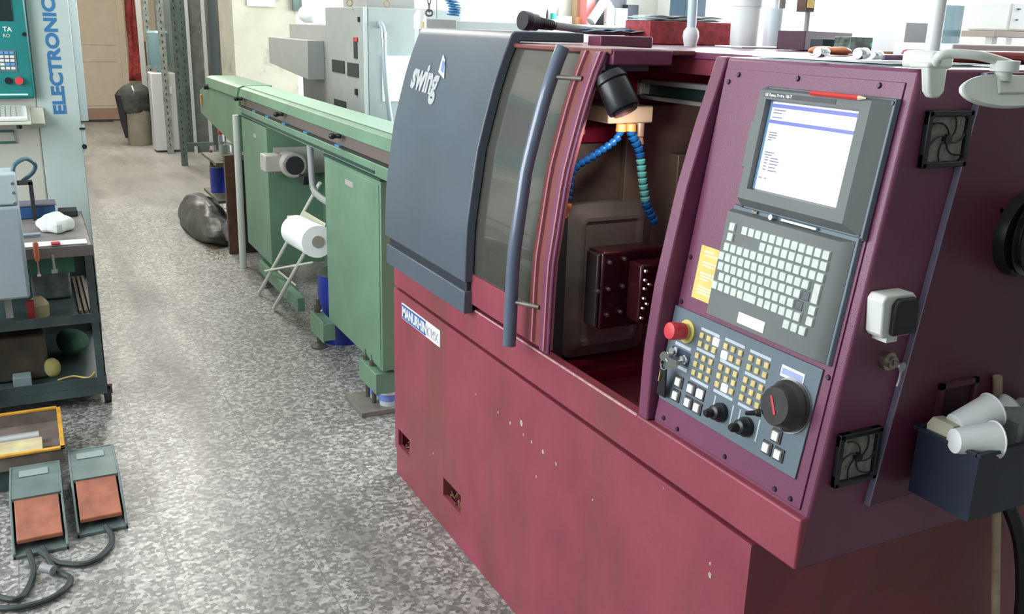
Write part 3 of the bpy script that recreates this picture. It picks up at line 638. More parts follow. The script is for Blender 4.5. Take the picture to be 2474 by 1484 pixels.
k3 = thing('door_key', (1.264, YS-.03, 1.10), 'small steel key in the lock below the grey socket box', 'key')
MB().box(1.2625, 1.2655, YS-.036, YS-.021, 1.117, 1.127).lathe((1.264, YS-.036, 1.121), (1.264, YS-.038, 1.121), [(0, .0085), (1, .0085)], 14).build('bow', STEEL, k3)
MB().tube([(1.264, YS-.036, 1.113), (1.266, YS-.034, 1.10), (1.264, YS-.033, 1.085)], .0022, 6).build('chain', STEEL, k3)

# hook-on bin with white cups
bx0, bx1, by0, by1, bz0, bz1 = 1.345, 1.66, .895, 1.018, .868, .992
bn = thing('tool_bin', ((bx0+bx1)/2, .96, bz0), 'navy black plastic bin hooked on the console side holding white cups', 'bin')
b = MB(); t = .004
def tub(b, x0, x1, y0, y1, z0, z1, t, dx=.0):
    b.box(x0, x1, y0, y1, z0, z0+t).box(x0, x0+t, y0, y1, z0+t, z1).box(x1-t, x1, y0, y1, z0+t, z1).box(x0+t, x1-t, y0, y0+t, z0+t, z1).box(x0+t, x1-t, y1-t, y1, z0+t, z1); return b
tub(b, bx0, bx1, by0, by1, bz0, bz1, t).build('tub', NAVY, bn, smooth=False)
b = MB(); b.box(bx0-.006, bx1+.006, by0-.006, by0+.004, bz1-.004, bz1+.003).box(bx0-.006, bx1+.006, by1-.004, by1+.006, bz1-.004, bz1+.003).box(bx0-.006, bx0+.004, by0, by1, bz1-.004, bz1+.003).box(bx1-.004, bx1+.006, by0, by1, bz1-.004, bz1+.003)
b.build('rim', NAVY, bn, bev=.001)
MB().box(bx0+.05, bx0+.07, by1, YS-.012, bz1-.03, bz1-.01).box(bx1-.07, bx1-.05, by1, YS-.012, bz1-.03, bz1-.01).build('hook', DSTEEL, bn)
def cup(p0, p1, r0, r1, label, name='plastic_cup', m=WHITE, group=None):
    p0, p1 = Vector(p0), Vector(p1); L = (p1-p0).length
    prof = [(0, r0*.9), (.02, r0), (.97, r1), (.98, r1+.002), (1, r1+.002), (1, r1-.0015), (.05, r0-.002), (.045, .001)]
    return MB().lathe(p0, p1, prof, 28, cap=True).build(name, m, label=label, cat='cup', ang=40)
def pbin(px, py, y): return at(px, py, 1, y)
cup(pbin(2303, 1066, .940), pbin(2376, 1056, .930)+Vector((.008, -.016, .0)), .021, .031, 'white plastic cup lying foremost in the navy bin with its mouth facing out')
cup(pbin(2306, 1030, .975), pbin(2398, 990, .962), .022, .030, 'white plastic cup lying behind the foremost cup in the navy bin')
cup(pbin(2405, 1010, .992), pbin(2445, 985, .985), .020, .027, 'white plastic cup at the back of the navy bin beside the grey block')
a = Vector((1.372, .985, 0))
bl = thing('cream_block', (a.x, .985, bz0+.004), 'small cream block with a round hole in the left corner of the navy bin', 'block')
MB().prism([(a.x-.020, .88), (a.x-.022, 1.004), (a.x-.010, 1.014), (a.x+.016, 1.012), (a.x+.034, 1.0), (a.x+.034, .88)], 1, .962, 1.006).build('block_body', mat('ivory plastic', (.52, .50, .38), .5, noise=.1), bl)
MB().cyl((a.x-.004, .9625, .999), (a.x-.004, .9600, .999), .005, n=12).build('hole', BLACK, bl)
a = pbin(2455, 1035, .95)
MB().hexa([(a.x-.025, .92, .90), (a.x+.05, .92, .90), (a.x+.05, .99, .90), (a.x-.025, .99, .90)], [(a.x-.02, .93, 1.01), (a.x+.055, .92, 1.025), (a.x+.05, .985, 1.03), (a.x-.02, .985, 1.012)]).build('sponge_block', mat('grey sponge', (.25, .27, .25), .9, noise=.2, nscale=40), label='grey angular sponge block in the right end of the navy bin', cat='block', bev=.005)
# stick behind the bin
a = pbin(2410, 910, 1.026); c_ = pbin(2405, 1484, 1.026)
d = (c_-a); q = a+d*((a.z-.003)/(-d.z)) if d.z else c_
MB().cyl(a, q, .0085, .0085, n=14).build('broom_stick', WOOD, label='pale wooden stick leaning upright behind the navy bin', cat='stick')

# swivel holder clamped on the console top
cl = thing('clamp_holder', at(2240, 165, 1, 1.03), 'off white plastic swivel arm with oval plate clamped to the console corner', 'holder')
C = lambda px, py, y=1.0: at(px, py, 1, y)
m_ = CREAMP
b = MB(); p0 = C(2214, 150, 1.03); p1 = C(2266, 150, 1.03)
b.box(p0.x, p1.x, 1.0, 1.06, 1.606, 1.632); b.build('clamp_block', m_, cl, bev=.006)
a0, a1, a2, a3 = C(2236, 160, 1.008), C(2283, 160, 1.008), C(2272, 222, 1.008), C(2238, 222, 1.008)
pts = [(a0.x, a0.z), (a1.x, a1.z), (a2.x+.003, a2.z), (C(2262, 236, 1.008).x, C(2262, 237, 1.008).z), (C(2247, 236, 1.008).x, C(2247, 237, 1.008).z), (a3.x, a3.z)]
MB().prism(pts, 1, 1.002, 1.018).box(a0.x, a1.x, 1.002, 1.04, a0.z-.004, a0.z+.006).build('clamp_finger', m_, cl, bev=.004)
ap = spline([C(2262, 152, 1.0), C(2270, 136, .99), C(2300, 130, .98), (C(2360, 134, .96)), C(2410, 146, .95), C(2445, 158, .945)], 6)
b = MB(); b.tube(ap, .007, 12); b.build('curved_arm', m_, cl)
j = C(2428, 158, .945)
MB().cyl(j+Vector((0, 0, .007)), j+Vector((0, 0, -.009)), .020, n=24).build('pivot', m_, cl, bev=.001)
MB().cyl(j+Vector((0, 0, -.009)), j+Vector((0, 0, -.022)), .012, n=20).build('stem', m_, cl)
oc = C(2425, 221, .94); ox = C(2320, 221, .94); rx = oc.x-ox.x; rz = (C(2425, 180, .94).z-oc.z)
T = frame(oc, Vector((1, 0, .0)), Vector((0, .55, .835)).normalized(), Vector((0, -.835, .55)).normalized())
def ell(s, n0, n=40): return [Vector((math.cos(2*PI*i/n)*rx*s, math.sin(2*PI*i/n)*rz*1.12*s, n0)) for i in range(n)]
b = MB(T).ring([ell(.96, -.004), ell(1, -.002), ell(1, .003), ell(.97, .005)]); b.build('oval_plate', m_, cl)
MB(T).hexa([(-rx*.25, -rz*.3, .005), (rx*.55, -rz*.3, .005), (rx*.6, rz*.95, .005), (-rx*.12, rz*.95, .005)], [(-rx*.22, -rz*.26, .009), (rx*.5, -rz*.26, .009), (rx*.55, rz*.9, .009), (-rx*.10, rz*.9, .009)]).build('raised_pad', m_, cl, bev=.001)

# things standing on the machine roof
def roofpt(px, py, z=TOP): return at(px, py, 2, z)
q = Vector((1.99, 2.60, TOP))
pole = thing('lamp_pole', q, 'white tubular pole with bulging foot standing on the lathe roof', 'pole')
MB().lathe(q, q+Vector((0, 0, .06)), [(0, .020), (.15, .022), (.55, .027), (.8, .025), (1, .017)], 24).build('pole_foot', WHITE, pole)
MB().cyl(q+Vector((0, 0, .05)), q+Vector((-.035, 0, 1.2)), .0155, n=20).build('pole_tube', mat('pale blue tube', (.62, .76, .84), .25), pole)
def rbox(name, pxl, pxr, pyt, pyb, dep, m, label, cat='box', skew=0, z=TOP+.002, yy=None, bev=.002):
    if yy is None: yy = at((pxl+pxr)/2, pyb, 2, z).y
    a = at(pxl, pyb, 1, yy); c2 = at(pxr, pyb, 1, yy); t_ = at((pxl+pxr)/2, pyt, 1, yy)
    return MB().box(a.x, c2.x, yy, yy+dep, z, max(z+.01, t_.z)).build(name, m, label=label, cat=cat, bev=bev), (a.x, c2.x, yy, t_.z)
o_, (ax, cx, yy, tz) = rbox('cardboard_box', 1568, 1786, 53, 108, .16, CRATE, 'wide dark red patterned cardboard box under papers on the lathe roof', yy=2.86)
# papers on the box
def sheets(name, x0, x1, y0, y1, z, n, label, m=PAPER, amp=.004):
    r = thing(name, ((x0+x1)/2, (y0+y1)/2, z), label, 'papers')
    for k in range(n):
        b = MB(); N_ = 10; dx, dy = random.uniform(-.015, .015), random.uniform(-.01, .01); zz = z+k*.0035+.001
        vs = []
        for i in range(N_+1):
            for j in range(3):
                vs.append((x0+dx+(x1-x0)*i/N_, y0+dy+(y1-y0)*j/2, zz+amp*math.sin(i*.9+k)**2))
        b.add(vs, [(i*3+j, (i+1)*3+j, (i+1)*3+j+1, i*3+j+1) for i in range(N_) for j in range(2)])
        b.build('sheet', m if k % 3 else mat('pale mint paper', (.62, .80, .78), .8), r, solid=.0014)
    return r
sheets('paper_stack', ax+.01, cx-.07, yy+.01, yy+.15, tz+.001, 5, 'loose stack of white and mint papers on the red patterned box')
# dark plum box, turned
z0 = TOP+.002
W1 = at(1942, 122, 2, z0); l = at(1875, 119, 1, W1.y+.08); r_ = at(2057, 106, 1, W1.y+.12)
L1 = Vector((l.x, l.y, z0)); R1 = Vector((r_.x, r_.y, z0)); B1 = L1+(R1-W1); h_ = at(1942, 75, 1, W1.y).z
MB().hexa([W1, R1, B1, L1], [p+Vector((0, 0, h_-z0)) for p in (W1, R1, B1, L1)]).build('plum_box', PURP, label='dark plum closed box standing turned on the lathe roof', cat='box', bev=.002)
rbox('dark_case', 1986, 2052, 95, 123, .05, mat('blue black case', (.02, .035, .05), .5), 'small blue black case in front of the plum box on the lathe', cat='case', z=TOP+.002, yy=2.02)
o_, _ = rbox('glass_tray', 2052, 2190, 91, 131, .06, mat('mottled green glass', (.16, .20, .17), .15, noise=.7, nscale=40), 'mottled green glass tray with a turquoise dot on the lathe', cat='tray', yy=1.88)
a = at(2105, 109, 1, 1.879); MB().cyl((a.x, 1.879, a.z), (a.x, 1.875, a.z), .007, n=14).build('dot', mat('turquoise', (.2, .65, .5), .5), o_)
# white tubs / rolls / bottles on the roof
def stand(px, pyb, pyt, wpx, yy, m, label, name, cat, taper=1., z=TOP+.002, cap=None):
    a = at(px, pyb, 1, yy); t_ = at(px, pyt, 1, yy); r = (at(px+wpx/2, pyb, 1, yy).x-at(px-wpx/2, pyb, 1, yy).x)/2*.8
    r_ = thing(name, (a.x, yy+r, z), label, cat)
    MB().lathe((a.x, yy+r, z), (a.x, yy+r, t_.z), [(0, r*taper), (.02, r*taper), (.98, r), (1, r*.97)], 28).build('body', m, r_)
    if cap: MB().cyl((a.x, yy+r, t_.z), (a.x, yy+r, t_.z+cap[0]), r*cap[1], n=20).build('cap', cap[2], r_)
    return r_
stand(1822, 106, 15, 72, 2.66, WHITE, 'wide white plastic tub left of the plum box on the lathe roof', 'plastic_tub', 'tub', .93, cap=(.03, 1.05, WHITE))
stand(1880, 100, 20, 46, 2.80, mat('milky plastic', (.70, .80, .84), .3), 'milky translucent bottle behind the white plastic tub', 'plastic_bottle', 'bottle', .9, cap=(.05, .4, WHITE))
stand(2308, 124, 12, 54, 1.64, COOLB, 'tall pale blue translucent beaker at the console back edge', 'tall_beaker', 'beaker', 1.0)
stand(2265, 128, -40, 30, 1.16, WHITE, 'tall white tube standing behind the clamped swivel arm', 'white_tube', 'tube', 1.0, z=1.606)
b, _ = rbox('paper_block', 2180, 2260, 55, 126, .10, PAPER, 'upright white paper block between glass tray and white tube', cat='paper', yy=1.70)
MB().box(at(1750, 105, 1, 2.55).x, at(1875, 105, 1, 2.55).x, 2.46, 2.60, TOP+.001, TOP+.005).build('plastic_sheet', WHITE, label='flat white plastic strip in front of the white tub', cat='plastic sheet', bev=.001)
# scatter of small parts at the console's top edge
sheets('paper_pile', 1.29, 1.56, 1.12, 1.46, 1.604, 2, 'white papers spread on top of the operator console', amp=.0008)
ZC = 1.6115
for k, (px, py, w2, lab) in enumerate(((1985, 141, .024, 'small shiny metal cylinder on papers above the screen'), (2082, 146, .026, 'larger shiny metal cylinder on the console papers, right of the first'), (2118, 146, .020, 'short polished bush beside the larger metal cylinder'))):
    a = at(px, py, 2, ZC); r = w2*.42
    MB().lathe((a.x-.012, a.y, ZC+r), (a.x+.022, a.y+.012, ZC+r), [(0, r*.75), (.1, r*.9), (.8, r*.9), (1, r*.7)], 20).build('metal_bush', CHROME, label=lab, cat='metal part')
for k, (px, py, lab) in enumerate(((1985, 130, 'crumpled orange glove lying left on the lathe roof edge'), (2025, 131, 'crumpled orange glove lying right of the other glove'))):
    a = at(px, py, 2, TOP+.004); b = MB().ball((a.x, a.y, TOP+.012), .034, 14, (1.2, .8, .32))
    for v in b.v: v += Vector((random.uniform(-1, 1), random.uniform(-1, 1), random.uniform(-1, 1)))*.003
    b.build('orange_glove', mat('orange rubber', (.85, .30, .12), .5), label=lab, cat='glove', sub=1)
a = at(2150, 136, 2, TOP+.003); MB().box(a.x-.05, a.x+.03, a.y, a.y+.03, TOP+.002, TOP+.014).build('copper_bar', mat('copper orange', (.70, .33, .17), .35), label='short copper orange bar in front of the green glass tray', cat='bar', bev=.002)
a = at(2180, 146, 2, ZC); MB().cyl((a.x-.05, a.y, ZC+.005), (a.x+.06, a.y+.01, ZC+.005), .005, n=10).build('plum_pen', mat('plum plastic', (.12, .02, .10), .2), label='shiny plum pen on papers left of the swivel arm', cat='pen')
a = at(2292, 140, 1, 1.30); c_ = at(2474, 145, 1, 1.30)
MB().box(a.x, c_.x+.3, 1.30, 1.42, 1.606, 1.628).build('red_case', DRED, label='long flat dull red case on the console behind the swivel arm', cat='case', bev=.008)
MB().box(at(2300, 125, 1, 1.44).x, c_.x+.3, 1.44, 1.60, 1.606, 1.640).build('white_carton', WHITE, label='low white carton behind the flat dull red case', cat='carton', bev=.003)

# vacuum hose resting on the hood
vh = thing('vacuum_hose', (1.55, 2.9, 1.64), 'grey suction hose with black ribbed end lying across the grey hood', 'hose')
a = Vector((1.515, 2.90, 1.672)); c_ = Vector((1.66, 2.93, 1.662))
a = Vector((1.44, 2.90, 1.6715)) ; 
a = at(1262, 49, 1, 2.9); c_ = at(1338, 62, 1, 2.93)
prof = [(0, .031), (.06, .032), (.2, .0315), (.22, .029), (.42, .028)]
for k in range(8): prof += [(.45+k*.07, .0215-k*.0006), (.485+k*.07, .0185-k*.0006)]
MB().lathe(a, c_, prof+[(1, .015)], 28).build('ribbed_end', BLACK, vh)
MB().tube(spline([c_, at(1370, 66, 1, 2.93), at(1430, 74, 1, 2.95), at(1500, 76, 1, 2.98), at(1575, 74, 1, 3.05), at(1640, 78, 1, 3.10), at(1650, 110, 1, 3.14), at(1650, 400, 1, 3.16)], 8), .0135, 16).build('hose', CABLEG, vh)
# papers behind the hose
sheets('blueprint_sheets', at(1375, 60, 1, 3.0).x, at(1528, 60, 1, 3.0).x, 2.90, 3.06, 1.641, 2, 'blue and white sheets spread beside the grey suction hose', m=mat('blue paper', (.30, .42, .80), .8), amp=.006)

# plastic bottles at the left corner of the lathe
def bottle(x, y, h, r, label):
    r_ = thing('water_bottle', (x, y, 0), label, 'bottle')
    MB().lathe((x, y, .0), (x, y, h*.93), [(0, r*.8), (.02, r), (.5, r*.97), (.55, r), (.72, r*.98), (.86, r*.55), (.94, r*.3), (1, r*.28)], 24).build('bottle_body', CLEARG, r_)
    MB().lathe((x, y, h*.13), (x, y, h*.42), [(0, r*1.02), (1, r*1.02)], 24, cap=False).build('label_sleeve', LABELB, r_)
    MB().lathe((x, y, h*.22), (x, y, h*.28), [(0, r*1.04), (1, r*1.04)], 24, cap=False).build('label_band', WHITE, r_)
    MB().cyl((x, y, h*.93), (x, y, h), r*.36, n=16).build('bottle_cap', WHITE, r_)
a = at(948, 1000, 2, 0); bottle(1.305, 3.68, .345, .040, 'clear water bottle with blue label at the red lathe corner, front one')
a = at(930, 970, 2, 0); bottle(1.292, 3.775, .32, .038, 'clear water bottle with blue label half hidden behind the front bottle')

# ------------------------------------------------------------------ bar feeder
bf = thing('bar_feeder', (1.4, 5.4, 0), 'long green bar feeder with hinged cover on two green cabinets', 'bar feeder')
FX = 1.25
# trough
MB().box(FX, FX+.26, 3.40, 6.42, 1.045, 1.098).build('trough', GREEN, bf, bev=.004)
MB().box(FX-.004, FX, 3.66, 6.28, 1.055, 1.068).build('slot', GREEND, bf)
MB().box(FX+.022, FX+.24, 3.40, 6.40, 1.098, 1.156).build('groove', GROOVE, bf)
MB().box(FX+.006, FX+.024, 3.45, 6.36, 1.098, 1.107).build('roller_strip', BLACKM, bf)
for y in (4.2, 4.75, 5.2, 5.6, 5.95): MB().box(FX+.004, FX+.026, y-.035, y+.035, 1.100, 1.109).build('blue_roller', mat('blue nylon', (.05, .25, .45), .4), bf)
cov = MB().prism([(FX+.01, 1.160), (FX-.002, 1.166), (FX+.012, 1.215), (FX+.045, 1.228), (FX+.20, 1.228), (FX+.24, 1.152)], 1, 3.40, 6.36).build('hinged_cover', GREEN, bf, bev=.003)
MB().box(FX+.04, FX+.20, 3.40, 6.36, 1.228, 1.2295).build('cover_top', GREENL, cov)
for px, py in ((812, 313), (675, 262), (578, 233)):
    a = at(px, py, 0, FX-.01); MB().cyl((FX+.01, a.y, 1.155), (FX-.028, a.y, 1.155), .011, n=14).ball((FX-.03, a.y, 1.155), .016, 12).box(FX-.016, FX-.002, a.y-.045, a.y+.045, 1.148, 1.160).build('clamp_knob', BLACK, cov)
# end section
b = MB().prism([(FX, 1.150), (FX+.012, 1.215), (FX+.045, 1.228), (FX+.24, 1.228), (FX+.24, 1.150)], 1, 6.44, 7.62)
b.build('end_cover', GREEN, bf, bev=.003)
a = at(500, 212, 0, FX); MB().cyl((FX+.01, 7.5, 1.15), (FX-.03, 7.5, 1.15), .02, n=12).build('clamp_knob', BLACK, bf)
MB().prism([(6.40, 1.146), (7.66, 1.146), (7.90, 1.10), (7.92, .92), (6.46, .80), (6.40, .80)], 0, FX+.002, FX+.25).build('end_body', GREEN, bf, bev=.004)
MB().box(FX-.004, FX+.002, 6.44, 7.62, 1.146, 1.150).build('end_seam', GREEND, bf)
a = at(480, 235, 0, FX); MB().box(FX-.01, FX+.004, 7.78, 7.84, .99, 1.07).build('end_latch', OCHRE, bf)
# near cabinet
nc = MB().box(FX-.004, FX+.45, 3.585, 4.385, .215, 1.035).build('near_cabinet', GREEN, bf, bev=.004)
MB().box(FX-.008, FX-.004, 3.60, 4.37, .23, 1.02).build('cabinet_cover', GREEN, nc, bev=.002)
a = at(843, 443, 0, FX-.009); MB().box(FX-.010, FX-.008, a.y-.055, a.y+.055, a.z-.012, a.z+.012).build('rating_plate', mat('pinkish label', (.40, .36, .34), .5), nc)
MB().box(FX-.006, FX+.44, 3.58, 4.39, 1.036, 1.044).build('cabinet_seam', GREEND, nc)
# foot brackets and jacks
def jack(x, y, zt=.25, plate=False, n=1):
    for k in range(n):
        j_ = MB().cyl((x, y+k*-.085, .022), (x, y-k*.085, zt), .011, n=12).cyl((x, y-k*.085, zt-.055), (x, y-k*.085, zt-.03), .019, n=6)
        if not plate: j_.lathe((x, y-k*.085, .0), (x, y-k*.085, .025), [(0, .042), (.3, .042), (1, .018)], 20)
        j_.build('levelling_jack', mat('grimy steel', (.10, .09, .08), .5, metal=.4), bf)
MB().box(FX-.03, FX+.028, 4.39, 4.62, .10, .19).box(FX-.035, FX-.028, 4.39, 4.63, .09, .20).build('foot_bracket', GREEN, bf, bev=.003)
jack(FX+.0, 4.60, .26)
MB().box(FX-.03, FX+.06, 3.60, 3.83, .105, .20).build('foot_bracket', GREEN, bf, bev=.003)
jack(FX+.0, 3.80, .25, True, 2)
MB().box(FX-.09, FX+.10, 3.62, 3.86, .0, .022).build('floor_plate', mat('grimy plate', (.17, .16, .14), .6, noise=.3), bf, bev=.002)
# middle stand, set back, with motor recess
MB().box(FX+.0, FX+.42, 5.62, 6.31, .20, 1.04).build('stand_leg', GREEN, bf, bev=.004)
a = at(615, 328, 0, FX-.002); MB().box(FX-.002, FX, a.y-.04, a.y+.04, a.z-.012, a.z+.012).build('rating_plate', mat('pinkish label', (.40, .36, .34), .5), bf)
MB().box(FX+.33, FX+.42, 4.80, 5.62, .13, 1.04).build('recess_back', GREEN, bf, bev=.003)
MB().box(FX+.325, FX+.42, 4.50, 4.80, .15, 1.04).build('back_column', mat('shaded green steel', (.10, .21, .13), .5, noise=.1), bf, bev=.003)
MB().prism([(5.50, .30), (5.10, .95), (4.92, .95), (5.30, .25)], 0, FX+.30, FX+.33).build('diagonal_brace', GREEN, bf)
MB().box(FX-.012, FX+.03, 4.98, 5.95, .085, .165).build('lower_beam', GREEN, bf, bev=.003)
jack(FX+.02, 5.86, .10); jack(FX+.12, 5.05, .10)
b = MB()
for y, z in ((5.45, .72), (5.42, .60), (5.40, .46), (5.38, .34), (5.0, .40), (5.05, .62)): b.cyl((FX+.335, y, z), (FX+.325, y, z), .012, n=10)
b.build('bolt_holes', GREEND, bf)
# electric motor
a = at(712, 400, 1, 5.36); mx_ = a.x
mo = MB().lathe((mx_, a.y+.20, a.z), (mx_, a.y, a.z), [(0, .060), (.2, .066), (.7, .070), (.72, .076), (.93, .076), (1, .068)], 28).build('drive_motor', MOTOR, bf)
MB().lathe((mx_, a.y-.001, a.z), (mx_, a.y-.006, a.z), [(0, .054), (1, .050)], 24).build('fan_cover', BLACKM, mo)
MB().box(mx_-.15, mx_-.05, a.y+.09, a.y+.22, a.z-.05, a.z+.05).build('terminal_box', MOTOR, mo, bev=.008)
MB().box(mx_+.02, mx_+.07, a.y-.10, a.y-.0, a.z-.10, a.z-.05).build('switch', BLACK, mo, bev=.004)
MB().cyl((mx_, a.y+.20, a.z), (mx_, a.y+.26, a.z), .03, n=14).box(mx_-.07, FX+.335, a.y+.20, a.y+.215, a.z-.08, a.z+.08).build('flange', MOTOR, mo)
def line0(pts, x): return [Vector((x,)+tuple(at(px, py, 0, x))[1:]) for px, py in pts]
MB().tube(spline(line0([(642, 305), (643, 360), (648, 420), (656, 440), (668, 438), (672, 420)], FX+.09), 8), .005, 8).build('motor_cable', mat('pale cable', (.34, .40, .34), .5), bf)
MB().tube(spline(line0([(748, 343), (752, 400), (757, 455), (775, 478), (800, 492)], FX+.03), 8), .017, 14).build('grey_conduit', CABLEG, bf)
# white tube standing against the feeder
MB().cyl((FX-.02, 6.42, 0.0), (FX-.012, 6.42, 1.04), .024, n=16).build('plastic_tube', mat('white pvc', (.75, .78, .74), .4), label='white plastic tube standing upright against the feeder end', cat='tube')

# paper towel roll on a white trestle
tr = thing('roll_stand', (1.25, 5.5, 0), 'thin white tubular trestle leaning before the green feeder', 'stand')
W_ = mat('cream tube enamel', (.66, .66, .58), .4)
fa = at(626, 714, 2, .0); fb = at(662, 750, 2, .0)
ta = at(775, 440, 1, 5.05); ta = Vector((1.34, 0, 0)) + Vector((0, 0, 0))
def onx(px, py, x): return at(px, py, 0, x)
la = onx(773, 442, FX+.14); lb = onx(770, 560, FX+.04)
MB().cyl(fa+Vector((0, 0, .012)), la, .011, n=12).build('leg', W_, tr)
lbt = onx(745, 595, FX+.02)
lb2 = onx(765, 560, 1.26)
MB().cyl(fb+Vector((0, 0, .012)), lb2, .011, n=12).build('leg', W_, tr)
MB().cyl(lb2, onx(775, 620, 1.33), .009, n=10).cyl(onx(640, 655, 1.20), onx(755, 634, 1.24), .006, n=8).cyl(onx(672, 655, 1.22), onx(715, 690, 1.30), .006, n=8).build('brace', W_, tr)
p0 = onx(733, 510, 1.30); p1 = onx(790, 545, 1.27)
MB().hexa([onx(733, 508, 1.31), onx(787, 540, 1.28), onx(780, 565, 1.25), onx(722, 530, 1.28)], [onx(733, 508, 1.33), onx(787, 540, 1.30), onx(780, 565, 1.27), onx(722, 530, 1.30)]).build('cross_board', mat('cream board', (.50, .50, .38), .5), tr)
MB().box(*(lambda q: (q.x-.015, q.x+.015, q.y-.03, q.y+.03, q.z-.02, q.z+.02))(onx(703, 532, 1.24))).build('end_bracket', W_, tr)
ra = onx(722, 560, 1.215); rb = onx(765, 583, 1.215)
rd = (rb-ra).normalized(); rl = thing('paper_roll', ra, 'white paper towel roll on the thin white trestle', 'paper roll')
rr0 = .082
MB().lathe(ra-rd*.06, rb+rd*.02, [(0, rr0*.97), (.02, rr0), (.98, rr0), (1, rr0*.97)], 36).build('paper', mat('soft white paper', (.88, .88, .88), .9), rl)
MB().lathe(rb+rd*.021, rb+rd*.026, [(0, .03), (1, .03)], 20).build('core', mat('grey core', (.3, .28, .25), .8), rl)

# blue cans
def can(x, y, z, r, h, label, m=BLUEC):
    c_ = thing('oil_can', (x, y, z), label, 'can')
    MB().lathe((x, y, z), (x, y, z+h), [(0, r), (.02, r*1.01), (.04, r), (.33, r), (.35, r*1.01), (.66, r), (.68, r*1.01), (.98, r), (1, r*1.03)], 36).build('can_body', m, c_)
    MB().lathe((x, y, z+h), (x, y, z+h+.006), [(0, r*1.03), (.5, r*1.04), (1, r*.95)], 36).build('can_lid', STEEL, c_)
    return c_
a = at(790, 805, 2, 0)
cn = can(FX+.20, 4.62, .0, .135, .37, 'tall dark blue oil can with white print under the feeder')
cn.location = (FX+.17, 4.62+.08, 0); 
b = MB()
for (t0, t1, z0_, z1_) in ((PI*.98, PI*1.30, .10, .13), (PI*1.0, PI*1.25, .05, .085), (PI*.95, PI*1.1, .15, .19)):
    n = 8; r = .1375
    for k in range(n):
        q = [t0+(t1-t0)*(k+i)/n for i in (0, .75)]
        b.add([(FX+.20+r*math.cos(t), 4.62+r*math.sin(t), z) for t, z in ((q[0], z0_), (q[1], z0_), (q[1], z1_), (q[0], z1_))], [(0, 1, 2, 3)])
b.build('can_print', WHITE, cn, smooth=False)
# pale sawdust-like absorbent below the feeder
b = MB()
for k in range(900):
    a_ = random.random()*2*PI; r = random.random()**.6; x, y = 1.36+.14*r*math.cos(a_), 5.05+.42*r*math.sin(a_); s_ = random.uniform(.003, .008)
    b.add([(x, y, .001), (x+s_, y+s_*.3, .001), (x+s_*.3, y+s_, .001), (x+s_*.4, y+s_*.4, .001+s_*.7)], [(0, 1, 3), (1, 2, 3), (2, 0, 3)])
b.build('absorbent_granules', mat('straw granules', (.50, .43, .30), .9, noise=.3, nscale=60), kind='stuff', smooth=False, label='pale absorbent granules spilled on the floor under the green feeder', cat='granules')

# ------------------------------------------------------------------ electrical cabinet behind the feeder
ec = thing('electrical_cabinet', (2.15, 6.1, 0), 'tall pale grey electrical cabinet with conduit behind the green feeder', 'cabinet')
MB().box(1.9, 2.55, 5.745, 6.555, 0, 1.742).build('cabinet_body', CABM, ec, bev=.004)
MB().box(1.93, 2.55, 5.730, 5.745, .02, 1.738).build('cabinet_door', CABG, ec, bev=.004)
MB().box(1.902, 1.926, 5.734, 5.746, .02, 1.74).build('corner_strip', mat('bright strip', (.62, .66, .68), .4), ec)
for (pa, pb, c_, d_) in ((803, 833, 143, 178), (840, 867, 150, 188), (808, 837, 238, 282), (855, 864, 90, 142)):
    A = at(pa, c_, 0, 1.899); B = at(pb, d_, 0, 1.899); b = MB(); b.box(1.894, 1.9, min(A.y, B.y), max(A.y, B.y), min(A.z, B.z), max(A.z, B.z))
    o = b.build('louvre' if pa != 855 else 'side_label', VENT, ec, bev=.002)
A = at(859, 92, 0, 1.893); MB().box(1.892, 1.894, A.y-.03, A.y+.03, A.z-.02, A.z+.005).build('red_tab', ESTOP, ec)
A = at(868, 45, 0, 1.899); MB().box(1.89, 1.9, A.y-.01, A.y+.01, A.z-.02, A.z+.01).build('hinge', BLACK, ec); A = at(862, 222, 0, 1.899); MB().box(1.89, 1.9, A.y-.02, A.y+.02, A.z-.02, A.z+.02).build('hinge', BLACK, ec)
A = at(845, 8, 1, 5.95); B = at(935, 8, 1, 5.85)
for q in (A, B): MB().tube([(q.x+.018*math.cos(t), q.y, 1.765+.02*math.sin(t)) for t in [2*PI*i/16 for i in range(17)]], .004, 6).build('lifting_eye', BRASS, ec)
A = at(917, 70, 1, 5.72)
MB().tube(spline([(A.x, 5.735, A.z+.02), (A.x, 5.70, A.z+.03), (A.x+.01, 5.68, A.z-.02), (A.x+.015, 5.68, A.z-.2), (A.x+.04, 5.69, A.z-.45), (A.x+.09, 5.70, A.z-.75)], 8), .017, 14).build('conduit', GALV, ec)
MB().cyl((A.x+.011, 5.68, A.z-.02), (A.x+.012, 5.68, A.z-.05), .021, n=14).build('conduit_fitting', CHROME, ec)
MB().box(at(912, 140, 1, 5.727).x+.03, 2.52, 5.724, 5.730, at(960, 245, 1, 5.727).z, at(960, 135, 1, 5.727).z).build('paper_notice', PAPER, ec)
MB().box(1.98, 2.30, 5.9, 6.4, 1.742, 1.90).build('top_unit', CABM, ec, bev=.003)
# side wing boxes attached at the far side
MB().box(1.9, 2.35, 6.56, 7.55, 1.40, 1.625).build('wing_box', CABM, ec, bev=.004)
A = at(687, 90, 0, 1.9)
MB().prism([(6.60, 1.255), (6.60, 1.52), (7.75, 1.52), (7.75, 1.32)], 0, 1.78, 1.9).build('wing_housing', CABM, ec, bev=.004)
MB().box(1.90, 2.40, 6.56, 7.2, 0, 1.40).build('rear_column', mat('brown grey paint', (.33, .31, .30), .6), ec, bev=.004)
